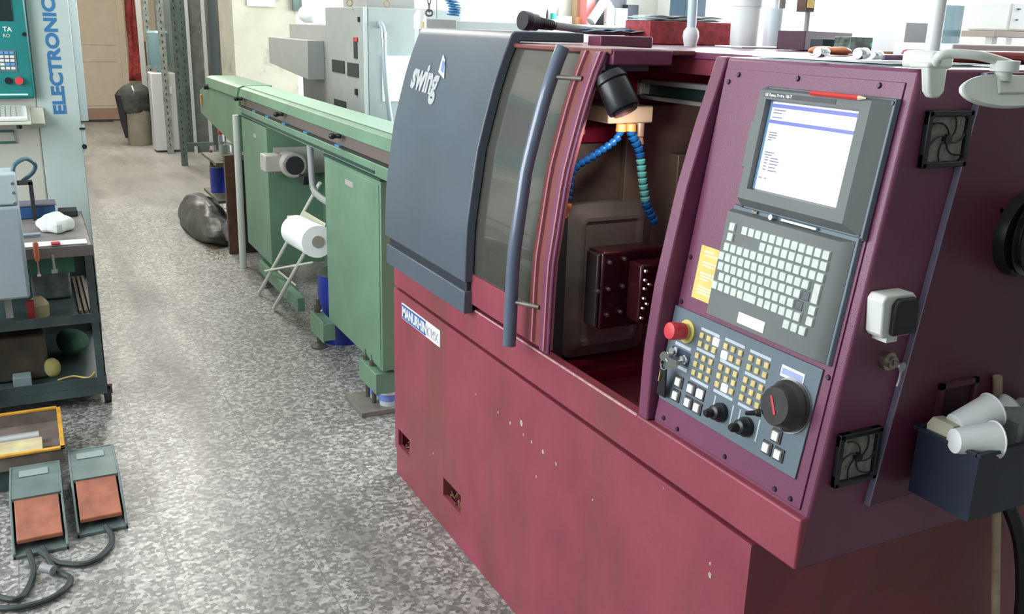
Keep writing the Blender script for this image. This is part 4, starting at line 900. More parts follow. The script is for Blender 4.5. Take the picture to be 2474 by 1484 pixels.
# bags on the wing box
for k, (px, lab) in enumerate(((724, 'white carrier bag on the grey box left of the cabinet, left one'), (765, 'white carton beside the carrier bag on the grey box'))):
    A = at(px, 58, 0, 2.0)
    if k == 0:
        b = MB().ball((2.08, A.y, 1.70), .085, 14, (1, 1.7, .85)); b.build('carrier_bag', PAPER, label=lab, cat='bag')
    else: MB().box(2.0, 2.16, A.y-.10, A.y+.10, 1.627, 1.76).build('white_carton', PAPER, label=lab, cat='carton', bev=.004)
A = at(632, 10, 1, 8.99); B = at(597, 10, 1, 8.99)
MB().box(B.x, A.x+.12, 8.985, 8.998, A.z-.02, A.z+.35).build('paper_notice', PAPER, label='white printed notice on the beige wall above the feeder', cat='notice')

# grey tank unit behind the hood, hanging tools
tk = thing('coolant_unit', (2.3, 4.7, 0), 'low grey and pale box unit behind the curved hood', 'machine unit')
A = at(1018, 45, 1, 4.6); B = at(1104, 45, 1, 4.6); C2 = at(1330, 50, 1, 4.6)
MB().box(A.x+.03, B.x, 4.6, 4.70, 1.0, A.z).build('unit_body', CABM, tk, bev=.004)
MB().box(B.x, C2.x, 4.62, 5.2, 0, A.z-.006).build('pale_unit_body', mat('pale enamel', (.60, .68, .66), .5), tk, bev=.004)
A = at(1005, 55, 1, 4.5)
wj = thing('white_jug', (A.x+.0, 4.46, 0), 'white jug with black handle and yellow tag beside the grey cabinet', 'jug')
wz = at(1005, 70, 1, 4.5).z
MB().box(A.x, A.x+.03, 4.43, 4.46, 0, wz).build('jug_stand', CABM, wj); 
MB().lathe((A.x+.005, 4.46, wz), (A.x+.005, 4.46, wz+.09), [(0, .03), (.7, .03), (1, .015)], 18).build('jug_body', WHITE, wj)
MB().box(A.x+.005, A.x+.015, 4.425, 4.432, wz+.01, wz+.035).build('yellow_tag', YELLOW, wj)
# hook on chain
A = at(1037, 25, 1, 4.45)
hk = thing('hanging_hook', (A.x, 4.45, A.z), 'steel hook and ring hanging on a chain from the ceiling', 'hook')
MB().tube([(A.x+.017*math.cos(t), 4.45, A.z-.012+.014*math.sin(t)) for t in [2*PI*i/18 for i in range(19)]], .005, 8).build('ring', DSTEEL, hk)
b = MB()
for k in range(60):
    z = A.z+.012+k*.035
    b.tube([(A.x+(.008*math.cos(t) if k % 2 else 0), 4.45+(0 if k % 2 else .008*math.cos(t)), z+.022*math.sin(t)) for t in [2*PI*i/10 for i in range(11)]], .003, 5)
b.build('chain', DSTEEL, hk)
A = at(1055, 45, 1, 4.5); MB().cyl((A.x, 4.5, A.z+.0), (A.x, 4.5, 3.8), .0025, n=8).build('pull_cord', CABLEG, label='thin grey cord hanging between hook and blue coil', cat='cord')
A = at(1094, 42, 1, 4.42); b = MB()
pts = []
for k in range(24*14):
    t = k/24; pts.append((A.x+.03*math.cos(2*PI*t)+.012*math.sin(t*.7), 4.42+.03*math.sin(2*PI*t), A.z+.01+t*.0125+(0 if t < 12 else (t-12)*.05)))
b.tube(pts, .0042, 6)
pts2 = [pts[-1], (A.x, 4.42, 2.2), (A.x, 4.42, 3.8)]; b.tube(pts2, .0042, 6)
cs = b.build('coiled_air_hose', mat('blue air hose', (.05, .22, .45), .25), label='blue coiled air hose hanging behind the grey hood', cat='hose')

# wall shelf at the back with bottles and boxes
sh = thing('wall_shelf', (5.4, 8.8, 1.66), 'long grey shelf on the back wall carrying bottles and boxes', 'shelf')
SZ = 1.69
MB().box(3.2, 6.35, 8.60, 8.995, SZ-.03, SZ).build('shelf_board', CABM, sh); 
for x in (3.3, 4.6, 6.2): MB().box(x, x+.03, 8.65, 8.995, SZ-.2, SZ-.03).build('shelf_bracket', DSTEEL, sh)
def shelf_item(name, pl, pr, top, m, label, cat, kind='box', yy=8.72, dep=.14, part=None):
    A = at(pl, 40, 1, yy); B = at(pr, 40, 1, yy); T_ = at((pl+pr)/2, top, 1, yy); h = max(.06, T_.z-SZ)
    if kind == 'box': return MB().box(A.x, B.x, yy, yy+dep, SZ+.001, SZ+h).build(name, m, label=label, cat=cat, bev=.003)
    r = (B.x-A.x)/2; r_ = thing(name, ((A.x+B.x)/2, yy+r, SZ+.001), label, cat)
    MB().lathe(((A.x+B.x)/2, yy+r, SZ+.001), ((A.x+B.x)/2, yy+r, SZ+h), [(0, r), (.6, r), (.8, r*.8), (.93, r*.35), (1, r*.3)], 18).build('bottle_body', m, r_)
    if part: MB().lathe(((A.x+B.x)/2, yy+r, SZ+h*.25), ((A.x+B.x)/2, yy+r, SZ+h*.6), [(0, r*1.03), (1, r*1.03)], 18, cap=False).build('bottle_label', part, r_)
    return r_
shelf_item('spray_can', 1334, 1347, 15, WHITE, 'white spray can with green band on the back shelf', 'spray can', 'b', part=mat('green band', (.02, .35, .28), .5))
shelf_item('funnel', 1321, 1327, 22, BLACK, 'small black pointed funnel left of the spray can', 'funnel', 'b')
shelf_item('white_box', 1351, 1382, 39, WHITE, 'low white box right of the spray can on the back shelf', 'box')
shelf_item('brown_carton', 1392, 1414, -12, mat('brown carton', (.45, .30, .18), .8), 'brown carton behind the diagonal grey pipe on the shelf', 'carton', yy=8.86, dep=.1)
shelf_item('red_white_carton', 1416, 1436, -30, mat('red white carton', (.75, .22, .22), .7), 'tall red and white carton on the back shelf', 'carton')
shelf_item('grey_jar', 1348, 1362, 18, mat('brown grey jar', (.35, .33, .28), .5), 'grey brown jar with black lid behind the spray can', 'jar', 'b', yy=8.86)
shelf_item('wire_basket', 1396, 1432, 42, mat('orange wire', (.65, .30, .15), .5), 'low orange rimmed basket on the back shelf', 'basket', yy=8.80, dep=.05)
shelf_item('clear_bottle', 1468, 1490, 4, mat('grey bottle plastic', (.55, .64, .66), .3), 'tall pale grey bottle before the dark panel on the shelf', 'bottle', 'b')
shelf_item('white_canister', 1492, 1516, 20, WHITE, 'white canister beside the tall pale grey bottle', 'canister')
shelf_item('black_crate', 1516, 1542, 12, mat('dark blue crate', (.03, .04, .06), .5), 'dark open crate at the right end of the back shelf', 'crate', yy=8.84, dep=.1)
shelf_item('slate_board', 1444, 1512, -30, mat('slate board', (.10, .11, .13), .6), 'dark slate board leaning behind the bottles on the shelf', 'board', yy=8.94, dep=.03)
A = at(1425, 47, 1, 8.64); B = at(1500, -25, 1, 8.64)
MB().cyl((A.x, 8.62, SZ+.03), (B.x, 8.70, B.z+.1), .05, n=18).build('grey_pipe', mat('grey pvc', (.42, .44, .43), .4), label='grey plastic pipe leaning diagonally on the back shelf', cat='pipe')

# shelf with a white device near the right edge, and wall mounted bits
A = at(2403, 85, 1, 3.2); ws = thing('side_table', (A.x+.4, 3.4, 0), 'wooden topped side table at the right edge carrying a white device', 'table')
tz_ = at(2440, 76, 1, 3.2).z
MB().box(A.x, A.x+.8, 3.2, 3.7, tz_-.03, tz_).build('table_top', mat('worn wood top', (.45, .38, .32), .6), ws, bev=.003)
for x in (A.x+.04, A.x+.72):
    for y in (3.24, 3.62): MB().box(x, x+.04, y, y+.04, 0, tz_-.03).build('leg', WHITE, ws)
B = at(2436, 60, 1, 3.25)
dv = MB().box(B.x, B.x+.35, 3.25, 3.5, tz_+.002, at(2450, 5, 1, 3.25).z).build('white_device', WHITE, label='white desktop device with dark slots on the side table', cat='device', bev=.012)
A = at(2458, 22, 1, 3.25); MB().box(A.x, A.x+.02, 3.244, 3.25, A.z-.003, A.z+.003).build('slot', BLACK, dv)
A = at(2455, 48, 1, 3.25); MB().box(A.x, A.x+.008, 3.244, 3.25, A.z-.004, A.z+.004).build('blue_button', BLUET, dv)
# dark tools seen against the window
A = at(1680, 25, 1, 4.6)
bb = MB().box(at(1655, 20, 1, 4.6).x, at(1706, 20, 1, 4.6).x, 4.6, 4.75, 1.0, 2.3).build('blue_column', mat('blue grey column', (.05, .10, .15), .5), label='dark blue steel column behind the white pole', cat='column', bev=.004)
bb.location.z = 0; 
for v in bb.data.vertices: v.co.z = 0 if v.co.z < .5 else 2.3
A = at(1952, 15, 1, 3.4)
dg_ = thing('drill_press', (A.x, 3.4, 0), 'slim grey drill stand with yellow label against the bright window', 'stand')
MB().cyl((A.x+.035, 3.42, 0), (A.x+.02, 3.42, 2.4), .012, n=12).build('column', CABM, dg_)
MB().box(A.x-.03, A.x+.02, 3.38, 3.44, at(1950, 29, 1, 3.4).z, 1.95).build('head', RUST, dg_); MB().box(A.x-.025, A.x+.01, 3.374, 3.38, at(1950, 19, 1, 3.4).z, 1.93).build('yellow_label', YELLOW, dg_)
A = at(1892, 15, 1, 3.6); mb = MB().hexa([(A.x-.012, 3.6, A.z-.03), (A.x+.014, 3.6, A.z-.03), (A.x+.014, 3.63, A.z-.03), (A.x-.012, 3.63, A.z-.03)], [(A.x-.03, 3.6, 3.8), (A.x+.02, 3.6, 3.8), (A.x+.02, 3.63, 3.8), (A.x-.03, 3.63, 3.8)]).build('hanging_strap', mat('grey brown strap', (.16, .14, .12), .6), label='dark tapered strap hanging from the ceiling before the window', cat='strap')

# ------------------------------------------------------------------ corridor things
# waste bin with bag
wb = thing('waste_bin', (1.30, 13.45, 0), 'beige waste bin lined with a black bag beside the water cooler', 'waste bin')
MB().lathe((1.32, 13.45, 0), (1.32, 13.45, .62), [(0, .145), (.05, .15), (1, .175)], 28).build('bin_body', mat('beige bin', (.24, .22, .17), .6, noise=.1), wb)
b = MB().lathe((1.31, 13.45, .40), (1.29, 13.45, .80), [(0, .175), (.2, .19), (.4, .20), (.6, .21), (.8, .2), (.95, .13), (1, .05)], 28)
for v in b.v: v += Vector((random.uniform(-1, 1), random.uniform(-1, 1), random.uniform(-1, 1)))*.016
b.build('bag_liner', mat('glossy black bag', (.05, .055, .05), .22, noise=.4, nscale=12), wb, sub=1)
b = MB().lathe((1.16, 13.42, .10), (1.13, 13.42, .72), [(0, .02), (.3, .05), (.9, .08), (1, .03)], 12); b.build('bag_side', BLACKM, wb)
# water cooler
wc = thing('water_cooler', (1.56, 12.75, 0), 'white water cooler with a pale blue bottle behind the steel posts', 'water cooler')
ct = at(400, 176, 1, 12.6).z
MB().box(1.42, 1.715, 12.6, 12.9, .02, ct).build('cooler_body', mat('cooler white', (.55, .57, .58), .5), wc, bev=.015)
MB().lathe((1.56, 12.74, ct), (1.56, 12.74, ct+.50), [(0, .04), (.05, .05), (.2, .12), (.25, .13), (.95, .13), (1, .11)], 24).build('cooler_bottle', COOLB, wc)
MB().box(1.60, 1.66, 12.585, 12.6, ct-.25, ct-.17).build('tap', WHITE, wc)
# steel uprights
def post(px, pyb, wpx, m, label, lean=.0, ztop=3.3, dark=None, name='steel_upright_or_reflection'):
    f_ = at(px, pyb, 2, 0); w2 = wpx/2*f_.y/2500
    r_ = thing(name, (f_.x, f_.y, 0), label, 'post', None)
    MB().box(f_.x-w2, f_.x+w2, f_.y-.004, f_.y, 0, ztop).box(f_.x+w2-.005, f_.x+w2, f_.y, f_.y+w2*1.4, 0, ztop).build('angle_section', m, r_)
    if dark:
        b = MB(); n = 40
        for k in range(n): z = .1+k*(ztop-.2)/n; b.box(f_.x-.006, f_.x+.006, f_.y-.0055, f_.y-.004, z, z+.03)
        b.build('punched_holes', dark, r_)
    return f_
HOL = mat('hole shade', (.03, .035, .035), .8)
post(413, 372, 16, RACKS, 'perforated steel upright in front of the water cooler', dark=HOL)
post(447, 401, 16, RACKD, 'nearest dark perforated steel upright reaching down to the pale floor', dark=HOL)
post(474, 370, 8, mat('bright steel and reflection', (.62, .68, .75), .25, metal=.5), 'narrow shiny steel strip right of the dark perforated upright')
post(461, 367, 26, RACKD, 'wide dark steel upright just left of the shiny strip', dark=HOL)
post(497, 368, 40, mat('dim grey green steel', (.115,.14,.13), .5, noise=.3), 'broad galvanised upright at the feeder end', dark=None)
post(532, 362, 20, mat('blue grey sheet', (.13, .19, .24), .4), 'blue grey metal sheet standing between upright and plaster wall')
post(378, 345, 12, RACKS, 'far left perforated upright above the waste bin', dark=HOL)
post(361, 341, 12, mat('pale post', (.42, .44, .42), .5), 'pale narrow post at the left of the steel uprights')
MB().box(1.60, 1.92, 11.36, 11.40, .22, .26).build('cross_bar', RACKD, label='thin dark bar tying the steel uprights near the floor', cat='bar')
post(512, 372, 9, mat('bright steel and reflection', (.62, .68, .75), .25, metal=.5), 'narrow painted reflection strip on the broad grey green upright beside the plaster wall')  # bright strip stands in for a reflection on the upright
# dark racking behind the uprights
MB().box(1.66, 2.5, 13.2, 13.7, 0, 3.2).build('steel_locker', mat('grey green locker', (.17, .20, .19), .6, noise=.2, nscale=3), label='grey green locker in shade behind the steel uprights', cat='locker', bev=.01)
# red cloth by the door
A = at(320, 60, 1, 16.3); B = at(345, 195, 1, 16.3)
b = MB(); n = 14; vs = []
for i in range(n+1):
    for j in range(5):
        z = 2.3-(2.3-B.z)*i/n; wd = .10+.16*(i/n)**2; vs.append((A.x-.02-.03*i/n*0+wd*(j/4-.4), 16.3+.03*math.sin(j*2.2+i*.4), z))
b.add(vs, [(i*5+j, i*5+j+1, (i+1)*5+j+1, (i+1)*5+j) for i in range(n) for j in range(4)])
b.build('red_coat', REDCL, label='dark red coat hanging beside the cream corridor door', cat='coat', solid=.03)
A = at(375, 130, 1, 13.9); MB().box(A.x-.12, A.x+.18, 13.9, 14.0, A.z-.16, A.z+.16).build('brown_board', RUST, label='brown red panel hanging between the perforated uprights', cat='board', bev=.003)
MB().cyl((.72, 16.6, .015), (1.25, 16.55, .015), .012, n=8).build('floor_cable', BLACKM, label='thin dark cable lying at the foot of the corridor door', cat='cable')

# clutter left of the feeder: rusty frame, bag, blue can, boxes
rf = thing('rusty_frame', (1.36, 6.95, 0), 'rust brown steel post frame beside the white plastic tube', 'frame')
fx0 = at(566, 612, 2, 0)
MB().box(fx0.x-.035, fx0.x+.03, fx0.y-.03, fx0.y+.02, 0, .72).build('post', RUST, rf, bev=.003)
MB().box(fx0.x+.03, fx0.x+.06, fx0.y-.03, fx0.y+.0, .0, .72).build('post_edge', OCHRE, rf)
MB().box(fx0.x+.06, fx0.x+.40, fx0.y-.03, fx0.y+.25, .0, .68).build('dark_back', BLACKM, rf)
ls = thing('low_rack', (1.6, 7.7, 0), 'low oily two level rack behind the black rubbish bag', 'rack')
for z in (.31, .60): MB().box(1.24, 1.80, 7.30, 7.95, z-.02, z).build('shelf_board', mat('oily shelf', (.09, .08, .06), .5, noise=.3), ls)
for x in (1.77,):
    for y in (7.32, 7.92): MB().box(x, x+.03, y, y+.03, 0, .70).build('upright', RUST, ls)
for y in (7.92,): MB().box(1.30, 1.325, y, y+.03, 0, .62).build('upright', RUST, ls)
A = at(527, 470, 2, .312); can(A.x+.045, A.y+.14, .312, .075, .20, 'small dark blue can on the low rack behind the black bag')
A = at(560, 385, 2, .602); MB().box(A.x, A.x+.25, A.y+.05, A.y+.22, .602, .72).build('cream_box', mat('cream cardboard', (.45, .42, .37), .8), label='cream cardboard box on the upper board of the low rack', cat='box', bev=.004)
A = at(531, 392, 2, .602)
MB().lathe((A.x+.07, A.y+.12, .602), (A.x+.07, A.y+.12, .72), [(0, .05), (.9, .05), (1, .042)], 20).build('glass_jar', mat('jar glass', (.32, .36, .33), .12, alpha=.7), label='cloudy glass jar on the low rack under the feeder end', cat='jar')
MB().lathe((1.36, 7.70, .602), (1.36, 7.70, .77), [(0, .025), (.9, .025), (1, .018)], 16).build('grey_cylinder', CABLEG, label='upright grey cylinder with red cap behind the glass jar', cat='cylinder')
MB().ball((1.36, 7.70, .790), .028, 12).build('red_ball', ESTOP, label='red round cap on the grey cylinder under the feeder end', cat='cap')
MB().box(1.50, 1.80, 8.6, 9.0, 0, .42).build('pale_carton', mat('pale carton', (.40, .40, .38), .8), label='pale carton on the floor behind the clutter by the feeder end', cat='carton', bev=.004)
def lump(name, c, r3, m, label, cat, amp=.03, n=22, sub=1, seed=1):
    random.seed(seed); b = MB().ball(c, 1, n, r3)
    for v in b.v:
        d = v-Vector(c); k = 1+amp*8*(math.sin(d.x*23+seed)*math.sin(d.y*17)*math.sin(d.z*29+1))+random.uniform(-amp, amp); v.xy = (Vector(c)+d*k).xy; v.z = max(.004, c[2]+d.z*k)
    return b.build(name, m, label=label, cat=cat, sub=sub)
A = at(495, 470, 2, .15)
lump('rubbish_bag', (1.20, 7.78, .07), (.17, .76, .19), TARP, 'dusty black rubbish bag lying on the floor left of the rusty frame', 'bag', .022, 30, seed=3)
b = MB()
for k in range(500):
    t = random.random(); x, y = 1.12+random.uniform(-.05, .08), 6.7+1.6*t; s_ = random.uniform(.004, .012)
    b.add([(x, y, .001), (x+s_, y+s_*.3, .001), (x+s_*.3, y+s_, .001), (x+s_*.4, y+s_*.4, .001+s_*.5)], [(0, 1, 3), (1, 2, 3), (2, 0, 3)])
b.build('brass_swarf', BRASS, kind='stuff', smooth=False, label='golden metal swarf scattered along the floor beside the rubbish bag', cat='swarf')

# ------------------------------------------------------------------ white EDM machine at the left
em = thing('pale_machine', (-.4, 5.7, 0), 'tall pale machine with teal control panel and blue vertical lettering', 'machine')
Ym = 5.3
MB().box(-1.3, .055, Ym+.01, 6.4, .0, 2.5).build('machine_body', MACHC, em, bev=.01)
MB().prism([(.055, Ym+.01), (.115, Ym-.0), (.245, Ym), (.245, 6.3), (.055, 6.3)], 2, 0, 2.5).build('front_column', MACHW, em, bev=.004)
MB().prism([(.245, Ym+.01), (.285, Ym+.03), (.285, 6.2), (.245, 6.2)], 2, 1.125, 2.5).build('side_column', mat('side pale enamel', (.38, .47, .46), .45), em, bev=.003)
tw = frame((.184, Ym-.002, 1.166), (0, 0, 1), (-1, 0, 0), (0, -1, 0))
text('blue_lettering', 'ELECTRONICA', tw, .112, BLUET, em, ext=.001, bold=.004, fit=(.625, .060))
tp = MB().box(-.75, .052, Ym-.05, Ym+.01, 1.245, 2.1).build('control_panel', TEAL, em, bev=.012)
MB().box(-.70, -.005, Ym-.056, Ym-.05, 1.61, 2.0).build('crt_screen', mat('dark screen', (.015, .025, .025), .15), tp, bev=.004)
MB().box(-.72, .02, Ym-.054, Ym-.05, 1.262, 1.27).build('bright_strip', mat('mint strip', (.5, .8, .75), .3), tp)
MB().box(-.45, -.012, Ym-.053, Ym-.05, 1.375, 1.475).build('key_field', mat('dark key field', (.10, .14, .16), .5), tp)
for r_ in range(5):
    for k in range(9):
        x = -.030-k*.0225; z = 1.463-r_*.018
        MB().box(x-.009, x+.009, Ym-.056, Ym-.053, z-.006, z+.006).build('key', mat('pale blue key', (.10, .28, .55), .5) if r_ == 0 or (r_ == 3 and k < 2) else KEYW, tp)
text('maker_lettering', 'TA', frame((-.055, Ym-.051, 1.562), (1, 0, 0), (0, 0, 1), (0, -1, 0)), .03, KEYW, tp, ext=.0006, bold=.001)
text('maker_lettering', 'RO', frame((-.058, Ym-.051, 1.535), (1, 0, 0), (0, 0, 1), (0, -1, 0)), .022, KEYW, tp, ext=.0006)
MB().cyl((-.012, Ym-.05, 1.332), (-.012, Ym-.075, 1.332), .018, n=18).build('stop_button', ESTOP, tp); MB().cyl((-.058, Ym-.05, 1.332), (-.058, Ym-.062, 1.332), .016, n=16).build('black_button', BLACK, tp)
MB().cyl((.035, Ym-.05, 1.55), (.035, Ym-.062, 1.55), .01, n=12).build('panel_lock', BLACK, tp)
ks = MB().prism([(Ym-.22, 1.135), (Ym-.22, 1.150), (Ym-.0, 1.20), (Ym+.0, 1.15)], 0, -.6, .02).prism([(Ym-.12, 1.13), (Ym, 1.20), (Ym, 1.10)], 0, .02, .08).build('keyboard_shelf', MACHC, em, bev=.004)
MB().cyl((-.035, Ym-.08, 1.145), (-.035, Ym-.08, 1.105), .013, n=12).build('shelf_knob', BLACK, em)
kk2 = thing('keyboard', (-.25, Ym-.12, 1.17), 'cream keyboard on the shelf below the teal control panel', 'keyboard')
KM = frame((0, Ym-.22, 1.153), (1, 0, 0), (0, .22, .05), (0, -.05, .22)); KM = frame((0, Ym-.215, 1.153), (1, 0, 0), Vector((0, .22, .05)).normalized(), Vector((0, -.05, .22)).normalized())
MB(KM).box(-.48, .005, 0, .19, 0, .018).build('keyboard_case', CREAMP, kk2, bev=.004)
b = MB(KM)
for r_ in range(6):
    for k in range(20): b.box(-.02-k*.0225-.019, -.02-k*.0225, .018+r_*.026, .038+r_*.026, .018, .026)
b.build('key_block', mat('grey cream keys', (.42, .44, .40), .5), kk2, smooth=False)
A = at(20, 328, 1, Ym-.0)
MB().tube([(-.30, Ym+.0, 1.085), (-.065, Ym-.0, 1.085), (-.06, Ym-.0, 1.03), (-.30, Ym-.0, 1.03)], .006, 8).build('hatch_handle', mat('teal handle', (.06, .16, .15), .4), em)
MB().box(.236, .262, Ym-.006, Ym+.0, 1.085, 1.095).cyl((.25, Ym+.0, 1.0), (.25, Ym-.02, 1.0), .012, n=10).build('side_catch', BLACK, em)
MB().box(.245, .262, Ym+.004, Ym+.012, .97, 1.11).build('catch_plate', MACHW, em)

# tool cart
ct_ = thing('tool_cart', (-.05, 4.55, 0), 'dark green steel tool cart with drawer and two open shelves', 'cart')
CX0, CX1, CY0, CY1, CZ = -.42, .190, 4.2, 4.98, .725
def angle(x, y, z0, z1, sx, sy): return MB().box(min(x, x+sx*.035), max(x, x+sx*.035), min(y, y+sy*.004), max(y, y+sy*.004), z0, z1).box(min(x, x+sx*.004), max(x, x+sx*.004), min(y, y+sy*.035), max(y, y+sy*.035), z0, z1)
for x, sx in ((CX0, 1), (CX1, -1)):
    for y, sy in ((CY0, 1), (CY1, -1)): angle(x, y, .095, CZ-.002, sx, sy).build('leg', CART, ct_)
MB().box(CX0, CX1, CY0, CY1, CZ-.004, CZ).box(CX0, CX1, CY0-.002, CY0+.004, CZ-.045, CZ).box(CX1-.004, CX1+.002, CY0, CY1, CZ-.045, CZ).build('top_tray', mat('brown grey top', (.20, .18, .17), .6, noise=.2), ct_, bev=.001)
for z in (.405, .115): MB().box(CX0, CX1, CY0, CY1, z-.004, z).box(CX0, CX1, CY0-.002, CY0+.004, z-.02, z+.022).box(CX1-.003, CX1+.002, CY0, CY1, z-.02, z+.022).box(CX0, CX1, CY1-.004, CY1, z-.02, z+.022).build('shelf', CART, ct_, bev=.001)
MB().box(CX0+.05, .115, CY0+.05, CY1-.1, CZ-.125, CZ-.01).build('drawer', CARTG, ct_, bev=.003)
MB().box(CX0, CX1, CY0-.001, CY0+.003, .055, .10).build('skirt', CART, ct_)
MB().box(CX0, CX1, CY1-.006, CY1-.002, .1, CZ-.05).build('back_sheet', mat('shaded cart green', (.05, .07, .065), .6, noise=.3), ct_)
for x in (CX0+.05, CX1-.0):
    for y in (CY0+.04, CY1-.06):
        c_ = MB().cyl((x-.014, y, .040), (x+.014, y, .040), .040, n=24).build('caster', BLACKM, ct_)
        MB().box(x-.022, x+.022, y-.03, y+.03, .083, .094).box(x-.021, x-.016, y-.012, y+.012, .04, .09).box(x+.016, x+.021, y-.012, y+.012, .04, .09).build('caster_fork', DSTEEL, c_)
# things on the cart
b = MB().ball((.0, 0, 0), 1, 20, (.085, .13, .045))
random.seed(5)
for v in b.v:
    k = 1+.25*math.sin(v.x*60+1)*math.sin(v.y*45)+random.uniform(-.06, .06); v.x, v.y, v.z = v.x*k*.9+.065, v.y*k*.9+4.56, max(CZ+.003, CZ+.028+v.z*k)
for k in range(0): pass
b.build('white_rag', RAG, label='crumpled white rag on the cart top', cat='rag', sub=1)
tx = thing('tool_box', (-.06, 4.83, CZ), 'blue steel box at the back of the cart top', 'box')
MB().box(-.30, .075, 4.84, 4.95, CZ+.002, CZ+.060).build('box_body', BLUEB, tx, bev=.004); MB().box(-.305, .08, 4.835, 4.955, CZ+.060, CZ+.070).build('box_lid', mat('brown blue lid', (.15, .14, .18), .5), tx, bev=.003)
MB().box(.088, .17, 4.84, 4.94, CZ+.002, CZ+.03).build('dark_block', BLACKM, label='small dark block in the back right corner of the cart top', cat='block', bev=.004)
MB().box(-.15, .172, 4.215, 4.30, CZ+.002, CZ+.006).build('paper_strip', PAPER, label='white paper strip along the front edge of the cart top', cat='paper')
MB().box(.035, .07, 4.205, 4.245, CZ+.007, CZ+.016).build('red_clip', ESTOP, label='red clip on the white paper strip', cat='clip', bev=.004)
MB().cyl((-.10, 4.42, CZ+.012), (.0, 4.43, CZ+.012), .008, n=10).build('steel_rod', mat('pale blue rod', (.4, .5, .55), .3, metal=.4), label='pale steel rod lying in front of the white rag', cat='rod')
sd = thing('screwdriver', (-.022, 4.19, .66), 'orange handled screwdriver hanging at the cart front edge', 'screwdriver')
MB().lathe((-.022, 4.186, .755), (-.022, 4.186, .675), [(0, .008), (.1, .011), (.8, .011), (1, .007)], 12).build('grip', mat('orange grip', (.55, .16, .08), .4), sd); MB().cyl((-.022, 4.186, .675), (-.022, 4.186, .62), .004, n=8).box(-.029, -.015, 4.18, 4.192, .612, .622).build('shank', CHROME, sd)
hm = MB().cyl((.035, 4.188, .70), (.037, 4.188, .635), .006, n=10).box(.025, .048, 4.18, 4.195, .62, .637).build('wrench', mat('worn chrome', (.5, .5, .48), .3, metal=.8), label='chrome wrench hanging beside the orange screwdriver', cat='wrench')
# things on the shelves
A = at(120, 735, 1, 4.30)
gb = thing('spray_bottle', (-.06, 4.3, .408), 'cream bottle with red label on the middle cart shelf', 'bottle')
MB().lathe((-.04, 4.30, .43), (-.04, 4.30, .52), [(0, .04), (.6, .042), (.8, .03), (1, .012)], 20).build('bottle_body', mat('dull cream', (.42, .38, .22), .5), gb); MB().box(-.085, -.055, 4.235, 4.26, .43, .515).build('red_handle', mat('dull red', (.30, .03, .03), .5), gb)
bpy.data.objects[gb.name].location.z -= .021
MB().box(-.06, .10, 4.55, 4.75, .408, .55).build('grey_gearbox', mat('dull grey green', (.16, .19, .18), .5, noise=.5, nscale=14), label='dull grey casting on the middle shelf of the cart', cat='casting', bev=.01)
for k in range(3): MB().box(.115+.02*k, .127+.02*k, 4.28, 4.90, .408, .42).build('metal_strip', mat('brown strip', (.16, .12, .09), .6), label='brown flat strip on the middle cart shelf, '+('leftmost of three', 'middle one of three', 'rightmost of three beside the cart leg')[k], cat='strip', group='flat strips on the middle cart shelf')
MB().box(-.40, -.03, 4.32, 4.75, .118, .32).build('brown_crate', mat('brown oily crate', (.075, .065, .045), .6, noise=.4, nscale=9), label='dark brown oily crate on the lowest cart shelf', cat='crate', bev=.012)
random.seed(11)
lump('green_cloth', (.08, 4.6, .185), (.07, .12, .062), mat('dull green cloth', (.05, .13, .08), .9, noise=.3), 'dull green cloth heaped on the lowest cart shelf', 'cloth', .04, 16, seed=4)
lump('yellow_rag', (-.015, 4.30, .17), (.035, .04, .045), mat('dull yellow cloth', (.42, .38, .14), .9, noise=.2), 'dull yellow rag hanging over the brown crate', 'rag', .05, 14, seed=9)
MB().box(-.17, -.10, 4.23, 4.30, .118, .165).build('pale_carton', mat('pale blue carton', (.28, .36, .37), .7), label='small pale blue carton in front of the brown crate', cat='carton', bev=.002)
MB().tube(spline([(.0, 4.26, .124), (.06, 4.27, .13), (.12, 4.24, .124), (.15, 4.3, .124)], 6), .004, 6).build('yellow_cable', YELLOW, label='thin yellow cable loop on the lowest cart shelf', cat='cable')

# blue grey box on an arm at the far left
gbx = thing('pendant_box', (-.2, 3.85, .6), 'blue grey control box on a black bracket at the left edge', 'control box')
MB().box(-.60, -.06, 3.9, 4.10, .598, .955).build('box_lower', BOXG, gbx, bev=.01)
MB().box(-.60, -.06, 3.92, 4.10, .957, 1.075).build('box_upper', mat('pale blue grey enamel', (.36, .44, .45), .45), gbx, bev=.008)
for z in (.965, 1.005, 1.04): MB().cyl((-.072, 3.922, z), (-.072, 3.914, z), .006, n=8).build('screw', STEEL, gbx)
A = at(50, 440, 1, 4.12); 
MB().box(-.10, -.008, 4.80, 4.825, .893, .912).box(-.100, -.080, 4.11, 4.825, .885, .905).box(-.024, -.006, 4.80, 4.825, .727, .905).build('bracket', BLACKM, gbx)
MB().tube(spline([(-.07, 4.0, 1.05), (-.06, 4.0, 1.095), (-.02, 4.03, 1.115), (.01, 4.05, 1.09), (-.0, 4.08, 1.055), (-.04, 4.09, 1.02)], 8), .008, 10).build('loop_cable', mat('teal cable', (.05, .12, .15), .4), gbx)
MB().box(-.50, -.42, 3.95, 4.05, 0, .6).build('pedestal', CART, gbx)
MB().box(-.158, -.132, 4.10, 4.11, .47, .594).build('pale_strap', mat('dull strap', (.3, .32, .3), .7), label='pale strap hanging below the blue grey box', cat='strap')

